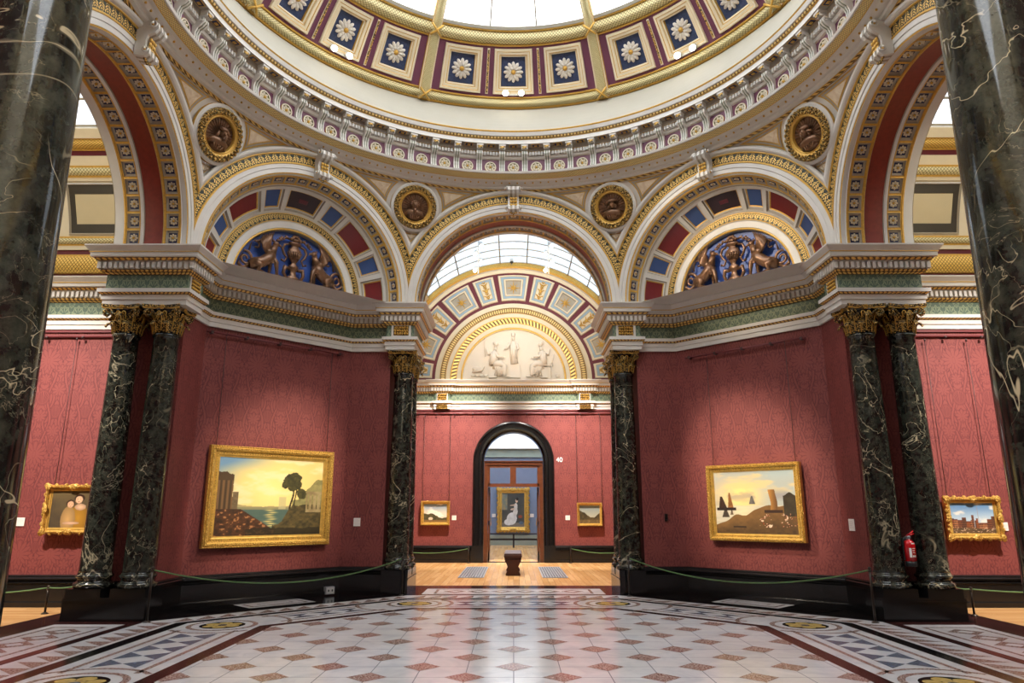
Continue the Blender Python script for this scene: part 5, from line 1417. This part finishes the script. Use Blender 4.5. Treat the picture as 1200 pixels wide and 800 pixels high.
def pt_land_a(u, v):
    c = mixc((206, 198, 176), (128, 146, 160), sst(.4, 1, v)); c = mixc(c, (236, 226, 206), .8*sst(.5, .65, fbm(u*3, v*4, 2)))
    if v < .42+.15*fbm(u*5, 1, 3)-.25*sst(.3, .7, u): c = mixc((44, 44, 26), (110, 96, 56), fbm(u*14, v*14, 5))
    if v < .12: c = (120, 92, 52)
    if hypot(u-.3, (v-.2)*1.2) < .1: c = (206, 190, 160)
    return c
def pt_land_b(u, v):
    c = mixc((190, 180, 150), (120, 134, 132), v)
    if v < .55+.2*fbm(u*4, 3, 8)-.35*sst(.2, .6, u)+.3*sst(.7, 1, u): c = mixc((40, 34, 22), (96, 80, 46), fbm(u*12, v*12, 9))
    if v < .2: c = mixc((70, 56, 34), (140, 116, 74), fbm(u*20, v*8, 1))
    return c
def pt_white_figure(u, v):
    c = mixc((54, 60, 62), (84, 80, 70), fbm(u*4, v*4, 2))
    def el(cx, cy, rx, ry, col, rot=0):
        nonlocal c
        x, y = u-cx, (v-cy)*1.3; xr, yr = x*cos(rot)+y*sin(rot), -x*sin(rot)+y*cos(rot)
        if hypot(xr/rx, yr/ry) < 1: c = mixc(col, tuple(q*.8 for q in col), fbm(u*12, v*12, 3))
    if u < .24 and .5 < v < .96: c = mixc((176, 140, 90), (80, 110, 120), fbm(u*10, v*10, 1))
    if v < .12: c = (120, 112, 100)
    el(.44, .24, .22, .24, (232, 230, 226), -.5); el(.30, .14, .2, .12, (236, 234, 230)); el(.60, .44, .10, .17, (226, 222, 216), -.15); el(.62, .60, .08, .13, (228, 224, 218)); el(.48, .52, .10, .035, (222, 190, 166), .2)
    el(.66, .77, .055, .075, (228, 194, 168)); el(.685, .82, .06, .06, (36, 26, 24)); el(.5, .64, .14, .025, (224, 192, 168), .1)
    el(.82, .3, .09, .06, (150, 76, 50)); el(.86, .12, .1, .06, (90, 110, 130))
    return c
def painting(name, loc, rot, w, h, fr, fn, label, ornate=False, nu=120, wires=None, mat='frame_gold', wire_top=None):
    """centred at loc, facing local -y; fr frame width"""
    e = empty(name, loc, rot); tag(e, label, 'painting'); hw, hh = w/2, h/2; iw, ih = hw-fr, hh-fr
    path = [(-iw, -ih), (iw, -ih), (iw, ih), (-iw, ih)]
    frs = []
    for (x, z) in path+[path[0]]: frs.append(((x, 0, z), (1 if x > 0 else -1, 0, 1 if z > 0 else -1), (0, -1, 0)))
    mb = MB(); pr = [(0, .0), (0, .02), (fr*.12, .022), (fr*.2, .03), (fr*.42, .03), (fr*.5, .045), (fr*.62, .06), (fr*.78, .062), (fr*.85, .05), (fr*.93, .055), (fr*1., .045), (fr*1., -.01)]
    mm = ['frame_gold_plain', 'frame_gold_plain', 'frame_gold_plain', 'frame_gold_plain', mat, 'frame_gold_plain', mat, 'frame_gold_plain', mat, 'frame_gold_plain', 'frame_gold_plain']
    mb.sweep(frs, pr, mm, None, False)
    per = 2*(w+h)
    if ornate:
        for sx, sz in ((1, 0), (-1, 0), (0, 1), (0, -1)):
            L_ = h if sx else w; n = max(6, int(L_/(.05 if L_ < 1 else .07)))
            for i in range(n+1):
                t = -L_/2+L_*i/n; r = fr*.30*(1+.35*cos(i*pi)) ; o = fr*.12
                p = (sx*(hw-o), -.045, t) if sx else (t, -.045, sz*(hh-o))
                mb.ball(p, (r, .016, r), mat, 7, 5)
        for sx in (-1, 1):
            for sz in (-1, 1): mb.ball((sx*(hw-fr*.35), -.05, sz*(hh-fr*.35)), (fr*.6, .02, fr*.6), mat, 10, 6)
        for sx, sz in ((0, 1), (0, -1), (1, 0), (-1, 0)): mb.ball((sx*(hw-fr*.3), -.05, sz*(hh-fr*.3)), (fr*(.9 if sz else .5), .02, fr*(.9 if sx else .5)), mat, 10, 6)
    else:
        for sx, sz in ((1, 0), (-1, 0), (0, 1), (0, -1)):
            L_ = (h if sx else w)-fr; n = int(L_/.03)
            for i in range(n+1):
                t = -L_/2+L_*i/n
                for dd, r in ((fr*.07, .0085), (fr*.68, .006)):
                    p = (sx*(hw-dd), -.05, t) if sx else (t, -.05, sz*(hh-dd)); 
                    if abs(t) < (hh if sx else hw)-dd: mb.ball(p, r, mat, 5, 4)
    mb.build('frame', e)
    # canvas with painted colours
    nv = max(8, int(nu*ih/iw)); vs = []; cols = []
    for j in range(nv+1):
        for i in range(nu+1):
            u, v = i/nu, j/nv; vs.append((-iw+2*iw*u, -.015, -ih+2*ih*v)); cols.append(fn(u, v))
    mb = MB(); mb.add(vs, [(j*(nu+1)+i, j*(nu+1)+i+1, (j+1)*(nu+1)+i+1, (j+1)*(nu+1)+i) for j in range(nv) for i in range(nu)], 'canvas_paint')
    o = mb.build('canvas', e); ca = o.data.color_attributes.new('Col', 'FLOAT_COLOR', 'POINT')
    flat = []
    for c in cols: flat += list(lin(tuple(max(0, min(255, x)) for x in c)))
    ca.data.foreach_set('color', flat)
    mb = MB(); mb.box(-hw+.02, hw-.02, -.01, .012, -hh+.02, hh-.02, 'black_paint'); mb.build('backing', e)
    if wires:
        for x in wires:
            mb = MB(); zt = wire_top-loc[2]; mb.tube([(x, .0, hh-.03), (x, .006, zt)], .0035, 'wire', 5); mb.ball((x, .0, zt), (.012, .012, .02), 'wire', 6, 4); mb.build('hanging_wire', e)
    return e
D_ = 4.03-.045
p = W2(-.035, D_, 1.162, 7); painting('framed_painting', p, -radians(-45), 1.55, 1.115, .125, pt_harbour, 'large gilt framed golden sunrise river landscape on the left diagonal wall', nu=260, wires=(-.70, .69), wire_top=3.0)
p = W2(.01, D_, 1.10, 1); painting('framed_painting', p, -radians(45), 1.17, .885, .085, pt_sea, 'gilt framed hazy seascape with brown sailed boats on the right diagonal wall', nu=240, wires=(-.50, .53), wire_top=2.95)
ZW = ZC+2.35-.045
painting('framed_painting', (-4.85, ZW, 1.02), 0, .60, .52, .065, pt_pair, 'ornate gilt framed portrait of two figures in gold in the left gallery', True, 90, (-.24, .24), wire_top=2.95)
painting('framed_painting', (5.02, ZW, .925), 0, .60, .45, .065, pt_street, 'ornate gilt framed street scene under a blue sky in the right gallery', True, 110, (.24, -.24), wire_top=2.93)
ZN = ZC+9.02-.045
painting('framed_painting', (-1.58, ZN, .96), 0, .585, .475, .06, pt_land_a, 'small gilt framed pale sky landscape left of the doorway', False, 70, (-.27, .27), wire_top=2.93)
painting('framed_painting', (1.535, ZN, .935), 0, .505, .455, .05, pt_land_b, 'small gilt framed dusky landscape right of the doorway', False, 70, (-.24, .26), wire_top=2.93)
painting('framed_painting', (-.015, 22-.06, 1.035), 0, .94, 1.26, .13, pt_white_figure, 'ornate gilt framed picture of a figure in white, seen through the doorway', True, 80)
# picture rails of the diagonal walls
for k, s0, s1, z in ((7, -.97, .82, 3.0), (1, -.8, .8, 2.95)):
    mb = MB(); mb.tube([(s0, 3.985, z), (s1, 3.985, z)], .012, 'rail_red', 8)
    for i in range(5): mb.box(s0+.06+(s1-s0-.12)*i/4-.015, s0+.06+(s1-s0-.12)*i/4+.015, 3.97, 4.03, z-.015, z+.015, 'wire')
    o = mb.build('trim_1', None, CEN, FR(k)); struct(o, 'thin picture rail bar on the %s diagonal wall' % ('left' if k == 7 else 'right'))

# ------------------------------------------------------------------ SMALL THINGS ON THE WALLS
def label_card(loc, rot, label, w=.09, h=.09):
    mb = MB(); mb.box(-w/2, w/2, -.006, 0, -h/2, h/2, 'paper')
    for i in range(6): mb.box(-w*.38, w*(.38 if i % 3 else .2), -.0068, -.006, h*.32-i*h*.12-.0025, h*.32-i*h*.12, 'print_grey')
    o = mb.build('caption_card', None, loc, rot); tag(o, label, 'label'); return o
label_card((-1.98, ZC+3.525, .865), 0, 'small white caption card on the wall facet right of the sunrise painting', .085, .10)
label_card((3.525, ZC+1.93, .86), radians(-90), 'small white caption card seen edge-on left of the right pair of columns', .12, .12)
label_card((-5.44, ZC+2.345, .885), 0, 'white caption card at the far left beside the portrait of two figures', .10, .09)
label_card((5.38, ZC+2.345, .835), 0, 'white caption card just right of the street scene painting', .09, .09)
label_card((-1.205, ZC+9.015, .868), 0, 'small white caption card between the left small landscape and the doorway', .09, .09)
label_card((1.095, ZC+9.015, .868), 0, 'small white caption card between the doorway and the right small landscape', .09, .09)
label_card((-.60, 21.99, .87), 0, 'caption card left of the figure in white, beyond the doorway', .11, .10)
label_card((.56, 21.99, .87), 0, 'caption card right of the figure in white, beyond the doorway', .11, .10)
mb = MB(); mb.box(-.02, .02, -.012, 0, -.045, .045, 'metal_post'); mb.ball((0, -.012, .02), .008, 'black_paint', 6, 4); mb.box(-.012, .012, -.014, -.01, -.03, -.005, 'black_paint')
tag(mb.build('wall_sensor', None, (1.93, ZC+3.525, .92), 0), 'small dark sensor box on the wall beside the right central column', 'sensor')
e = empty('power_socket', W2(.80, 3.97, .02, 7), -radians(-45)); tag(e, 'small grey floor socket box at the foot of the left diagonal wall', 'socket')
mb = MB(); mb.box(-.06, .06, -.02, .03, 0, .085, 'steel'); mb.box(-.05, .05, -.024, -.018, .01, .075, 'lamp_body'); mb.build('box', e)
for x in (-.025, .025): mb = MB(); mb.box(x-.008, x+.008, -.027, -.023, .03, .055, 'ext_black'); mb.build('outlet', e)
# room number
cu = bpy.data.curves.new('room_number', 'FONT'); cu.body = '40'; cu.size = .135*U; cu.extrude = .003*U; cu.align_x = 'CENTER'
tmp = bpy.data.objects.new('tmp', cu); COL.objects.link(tmp); dg = bpy.context.evaluated_depsgraph_get(); me = bpy.data.meshes.new_from_object(tmp.evaluated_get(dg)); bpy.data.objects.remove(tmp)
o = bpy.data.objects.new('room_number', me); me.materials.clear(); me.materials.append(M['sign_white']); COL.objects.link(o); o.location = (.945*U, (ZC+9.01)*U, 1.985*U); o.rotation_euler = (pi/2, 0, 0)
tag(o, 'white room number 40 on the red wall right of the doorway', 'sign')

# fire extinguisher hanging between the right pair of columns
e = empty('fire_extinguisher', (3.765, ZC+1.33, .49)); tag(e, 'red fire extinguisher hanging between the right pair of marble columns', 'fire extinguisher')
mb = MB(); mb.smooth_lathe([(.046, .0), (.05, .008), (.05, .055)], 'ext_black', 24); mb.smooth_lathe([(.052, .05), (.052, .20), (.047, .222), (.03, .238), (.016, .245), (.016, .255)], 'ext_red', 28); mb.build('cylinder', e)
mb = MB(); mb.smooth_lathe([(.016, .25), (.02, .255), (.02, .275), (.012, .28)], 'steel', 14); mb.tube([(0, 0, .27), (.0, -.03, .272)], .008, 'steel', 8); mb.build('valve', e)
mb = MB(); mb.tube([(-.015, 0, .275), (.03, 0, .29), (.06, 0, .30)], [.007, .008, .006], 'ext_red', 6); mb.tube([(-.01, 0, .282), (.03, 0, .305), (.055, 0, .325)], [.007, .008, .006], 'ext_red', 6); mb.build('lever', e)
mb = MB(); mb.tube([(-.01, -.01, .272), (-.04, -.02, .268), (-.06, -.02, .24), (-.062, -.01, .16), (-.06, -.01, .06)], .007, 'ext_black', 8); mb.build('hose', e)
mb = MB()
def cyl_patch(a0, a1, z0, z1, r, mt):
    vs = []
    for i in range(9):
        a = radians(-90)+a0+(a1-a0)*i/8; vs += [(r*cos(a), r*sin(a), z0), (r*cos(a), r*sin(a), z1)]
    mb.add(vs, [(2*i, 2*i+2, 2*i+3, 2*i+1) for i in range(8)], mt, True)
cyl_patch(-.1, .6, .205, .217, .0525, 'sign_white'); cyl_patch(-.55, -.15, .085, .17, .0525, 'sign_white'); cyl_patch(.0, .6, .165, .169, .0525, 'sign_white')
for i in range(3): cyl_patch(.0, .45-.1*(i % 2), .15-i*.012, .153-i*.012, .0525, 'sign_white'); cyl_patch(-.02+.22*i, .12+.22*i, .088, .104, .0525, 'sign_white')
mb.build('printed_label', e)
mb = MB(); mb.box(-.02, .02, .045, .10, .20, .26, 'ext_black'); mb.box(-.012, .012, .09, .30, .22, .24, 'ext_black'); mb.build('bracket', e)

# security camera + hanging track lamps in the far gallery
e = empty('security_camera', (-.04, ZC+8.85, 6.22)); tag(e, 'tiny dark security camera on a bracket above the gilded lunette arch', 'camera')
mb = MB(); mb.tube([(0, .1, .0), (0, -.02, .05)], .01, 'steel', 6); mb.build('bracket', e)
mb = MB(); mb.ball((0, -.03, .05), .035, 'ext_black', 10, 8); mb.tube([(0, -.03, .06), (0, -.03, .12)], [.04, .035], 'lamp_body', 10); mb.build('dome', e)
def track(x, label):
    z1, z0, y = 5.98, 5.36, 12.6
    e = empty('hanging_spotlight_rail', (x, y, z0)); tag(e, label, 'lamp')
    mb = MB(); mb.tube([(0, 0, 0), (0, 0, z1-z0+.22)], .012, 'lamp_body', 8); mb.build('pole', e)
    for i in range(4):
        z = .08+.165*i; s_ = 1 if i % 2 else -1
        mb = MB(); mb.tube([(s_*.015, 0, z), (s_*.05, -.03, z-.02)], .008, 'lamp_body', 6); mb.tube([(s_*.04, -.0, z+.05), (s_*.06, -.07, z-.035)], [.03, .036], 'lamp_body', 10); o = mb.build('spotlight_head', e)
        mb = MB(); mb.ball((s_*.061, -.078, z-.042), (.036, .022, .036), 'lamp_glow', 10, 6); mb.build('bulb', o)
for x, nm in ((-.665, 'left'), (.665, 'right')): track(x, 'vertical hanging rail of bright spotlights under the far skylight, %s one' % nm)
# twin picture lights in the dome coffers
def dome_lamp(k, label):
    p = DP(radians(45*k), radians(34.5), -.04); e = empty('dome_spotlight', (p[0], ZC+p[1], p[2]), -radians(45*k)); tag(e, label, 'lamp')
    mb = MB(); mb.tube([(-.14, 0, -.02), (.14, 0, -.02)], .01, 'lamp_body', 6); mb.build('bar', e)
    for sg in (-1, 1):
        mb = MB(); mb.tube([(sg*.11, .03, .05), (sg*.11, -.05, -.02)], [.03, .042], 'lamp_body', 12); o = mb.build('lamp_head', e)
        mb = MB(); mb.ball((sg*.11, -.055, -.022), (.042, .03, .042), 'lamp_glow', 12, 8); mb.build('bulb', o)
for k, nm in ((7, 'left dome coffer above the left blind arch'), (0, 'middle dome coffer above the central archway'), (1, 'right dome coffer above the right blind arch')):
    dome_lamp(k, 'pair of bright spotlights in the '+nm)

# ------------------------------------------------------------------ BARRIERS
def post(loc, h, label, knob=True, lean=0):
    e = empty('barrier_post', loc); tag(e, label, 'post')
    mb = MB(); mb.smooth_lathe([(.035, 0), (.035, .006), (.02, .014), (.012, .02)], 'metal_post', 16); mb.build('foot', e)
    mb = MB(); mb.tube([(0, 0, .012), (lean, 0, h-.02)], .0105, 'metal_post', 10); mb.build('pole', e)
    mb = MB(); mb.ball((lean, 0, h-.012), .016, 'metal_post', 12, 8); mb.smooth_lathe([(.013, h-.045), (.016, h-.04), (.016, h-.03), (.012, h-.025)], 'metal_post', 12, (lean, 0)); mb.build('finial', e)
def rope(a, b, sag, label):
    A, B = Vector(a), Vector(b); pts = []
    for i in range(25):
        t = i/24; p = A.lerp(B, t); p.z -= 4*sag*t*(1-t); pts.append(p)
    mb = MB(); mb.tube(pts, .007, 'rope_green', 8)
    tag(mb.build('barrier_rope'), label, 'rope')
post((-3.39, ZC+1.27, 0), .49, 'slender dark barrier post beside the left pair of columns'); post((-1.36, ZC+3.38, 0), .46, 'slender barrier post in front of the left central column')
post((3.33, ZC+1.26, 0), .49, 'slender dark barrier post beside the right pair of columns'); post((1.40, ZC+3.32, 0), .47, 'slender barrier post in front of the right central column')
rope((-3.38, ZC+1.28, .46), (-1.37, ZC+3.375, .43), .19, 'sagging green barrier rope in front of the sunrise painting'); rope((3.32, ZC+1.27, .46), (1.41, ZC+3.325, .44), .19, 'sagging green barrier rope in front of the seascape')
post((-4.69, ZC+1.82, 0), .27, 'short barrier post in the left gallery'); post((4.52, ZC+1.70, 0), .27, 'short barrier post in the right gallery')
rope((-4.69, ZC+1.82, .25), (-6.2, ZC+1.84, .25), .06, 'green rope running left from the short post in the left gallery'); rope((-4.69, ZC+1.82, .25), (-4.24, ZC+1.70, .30), .02, 'short green rope between the left gallery post and the column pedestal')
rope((4.52, ZC+1.70, .25), (6.2, ZC+1.84, .25), .04, 'green rope running right from the short post in the right gallery'); rope((4.52, ZC+1.70, .25), (4.24, ZC+1.62, .31), .02, 'short green rope between the right gallery post and the column pedestal')
post((-.89, ZC+8.85, 0), .31, 'thin barrier post left of the doorway'); post((1.13, ZC+8.85, 0), .31, 'thin barrier post right of the doorway')
rope((-.89, ZC+8.85, .28), (-2.5, ZC+8.85, .28), .09, 'green rope along the far wall left of the doorway'); rope((1.13, ZC+8.85, .28), (2.5, ZC+8.85, .28), .09, 'green rope along the far wall right of the doorway')

# ------------------------------------------------------------------ BENCH, GRILLES, FAR BENCH
e = empty('gallery_bench', (-.01, 11.72, 0)); tag(e, 'dark wooden gallery bench seen end-on before the doorway', 'bench')
mb = MB(); mb.box(-.145, .145, 0, 1.05, .28, .30, 'bench_wood'); mb.box(-.135, .135, .02, 1.03, .24, .28, 'bench_wood'); mb.build('top', e)
mb = MB(); bl = 10
mb.extr([(-.14, .30), (.14, .30), (.142, .32), (.13, .338), (-.13, .338), (-.142, .32)], lambda a, b, w: (a, w, b), 0, 1.05, 'bench_leather'); mb.build('seat', e)
for y in (.0, .93):
    q = [(-.115, 0), (-.115, .03), (-.09, .07), (-.085, .13), (-.11, .19), (-.13, .22), (-.13, .245), (.13, .245), (.13, .22), (.11, .19), (.085, .13), (.09, .07), (.115, .03), (.115, 0)]
    mb = MB(); mb.extr(q, lambda a, b, w: (a, w, b), y, y+.09, 'bench_wood'); mb.build('leg', e)
mb = MB(); mb.box(-.05, .05, .08, .94, .10, .14, 'bench_wood'); mb.build('stretcher', e)
def grille(x0, x1, y0, y1, label, mt='steel', k=None, n=9, m_=12, z=.004):
    e = empty('floor_grille', ((x0+x1)/2, (y0+y1)/2, z) if k is None else W2((x0+x1)/2, (y0+y1)/2, z, k), 0 if k is None else FR(k)); tag(e, label, 'grille')
    hx, hy = (x1-x0)/2, (y1-y0)/2
    mb = MB(); mb.box(-hx, hx, -hy, hy, -.002, .0005, 'black_paint'); mb.build('shaft_cover', e)
    mb = MB()
    for i in range(n+1): x = -hx+2*hx*i/n; mb.box(x-.011, x+.011, -hy, hy, .001, .007, mt)
    for j in range(m_+1): y = -hy+2*hy*j/m_; mb.box(-hx, hx, y-.03, y+.03, .001, .006, mt)
    mb.build('grid', e)
grille(-.85, -.47, ZC+5.72, ZC+7.8, 'steel floor grille in the oak floor left of the bench'); grille(.455, .83, ZC+5.72, ZC+7.8, 'steel floor grille in the oak floor right of the bench')
grille(-.88, -.45, 3.58, 3.92, 'dark floor grille at the foot of the left diagonal wall', 'black_paint', 7); grille(.45, .88, 3.58, 3.92, 'dark floor grille at the foot of the right diagonal wall', 'black_paint', 1)
e = empty('barrier_table', (0, 20.6, 0)); tag(e, 'long dark low rail table across the room beyond the doorway', 'table')
mb = MB(); mb.box(-1.3, 1.3, -.12, .12, .36, .39, 'bench_dark'); mb.build('tabletop', e)
mb = MB(); mb.box(-1.3, 1.3, -.1, -.07, .20, .25, 'bench_dark'); mb.build('rail', e)
for x in (-1.25, -.74, .0, .74, 1.25): mb = MB(); mb.box(x-.025, x+.025, -.1, .1, 0, .36, 'bench_dark'); mb.build('leg', e)

# ------------------------------------------------------------------ LIGHT AND CAMERA
w = bpy.data.worlds.new('World'); SC.world = w; w.use_nodes = True; nt = w.node_tree
bg = nt.nodes['Background']; bg.inputs[0].default_value = (.93, .96, 1, 1); bg.inputs[1].default_value = 5.5
def area(name, loc, sx, sy, rx, ry, power, col=(1, .97, .93), portal=False, par=None):
    l = bpy.data.lights.new(name, 'AREA'); l.shape = 'RECTANGLE'; l.size = sx*U; l.size_y = sy*U; l.energy = power; l.color = col
    o = bpy.data.objects.new(name, l); COL.objects.link(o); o.location = tuple(a*U for a in loc); o.rotation_euler = (rx, ry, 0)
    if portal: l.cycles.is_portal = True
    if par: o.parent = par
    return o
area('daylight_portal', (0, ZC, 8.9), 5.6, 5.6, 0, 0, 1, portal=True)
area('daylight_portal', (0, ZC+6.62, 6.5), 4.2, 4.9, 0, 0, 1, portal=True)
area('daylight_portal', (0, ZC-6.62, 6.5), 4.2, 4.9, 0, 0, 1, portal=True)
area('daylight_portal', (6.62, ZC, 6.2), 4.9, 3.8, 0, 0, 1, portal=True)
area('daylight_portal', (-6.62, ZC, 6.2), 4.9, 3.8, 0, 0, 1, portal=True)
area('daylight_portal', (0, 18.5, 4.3), 3.0, 7, 0, 0, 1, portal=True)
def spot(loc, target, power, ang, col=(1, .86, .68), blend=.8, r=.06):
    l = bpy.data.lights.new('picture_or_fill_spot', 'SPOT'); l.energy = power; l.spot_size = radians(ang); l.spot_blend = blend; l.color = col; l.shadow_soft_size = r*U
    o = bpy.data.objects.new('picture_or_fill_spot', l); COL.objects.link(o); a = Vector(loc)*U; b = Vector(target)*U; o.location = a
    o.rotation_euler = (b-a).to_track_quat('-Z', 'Y').to_euler(); return o
def dl(k, s_=0): p = DP(radians(45*k)+s_, radians(34.6), -.14); return (p[0], ZC+p[1], p[2])
pL = W2(0, 4.0, 1.35, 7); pR = W2(0, 4.0, 1.35, 1)
spot(dl(3, 0), pL, 5200, 15); spot(dl(1, .03), pL, 3000, 15)
spot(dl(5, 0), pR, 6200, 15); spot(dl(7, -.03), pR, 3600, 15)
spot(dl(6, 0), W2(0, 3.9, 4.1, 1), 2600, 17, (1, .84, .62))  # fill spot added to warm the right niche, lights no picture
for x in (-.66, .66):
    spot((x, 12.5, 5.2), (x*2.2, ZC+9.02, 1.1), 5400, 56, (1, .9, .8), 1.); spot((x, 12.5, 5.3), (x*1.2, 11.6, 0), 2200, 70, (1, .9, .8), 1.); spot((x, 11.0, 4.6), (x*1.4, ZC+9.0, 5.3), 520, 80, (1, .9, .78))  # third spot hangs on no fixture, added to brighten the lunette
for sg in (1, -1):
    spot((sg*5.6, ZC-.6, 5.3), (sg*5.2, ZC+2.35, 1.1), 5400, 50, (1, .9, .82), 1.); spot((sg*5.4, ZC-.9, 4.2), (sg*5.2, ZC+2.3, 4.6), 260, 75, (1, .86, .62))  # fill spots added to brighten the side gallery walls and coves, no fixtures there

cam = bpy.data.cameras.new('camera'); co = bpy.data.objects.new('camera', cam); COL.objects.link(co); SC.camera = co
cam.sensor_width = 36; cam.lens = 36*822.25/1200; cam.clip_start = .05; cam.clip_end = 200
co.location = (0, 0, 1*U); yaw = atan(1.8/822.25)
co.rotation_euler = (pi/2+.237, 0, yaw*-1*-1)
SC.view_settings.view_transform = 'Standard'; SC.view_settings.look = 'None'; SC.view_settings.exposure = .55; SC.view_settings.gamma = 1; SC.view_settings.use_curve_mapping = False
SC.cycles.max_bounces = 8; SC.cycles.diffuse_bounces = 4; SC.cycles.glossy_bounces = 4; SC.cycles.transparent_max_bounces = 8; SC.cycles.sample_clamp_indirect = 6
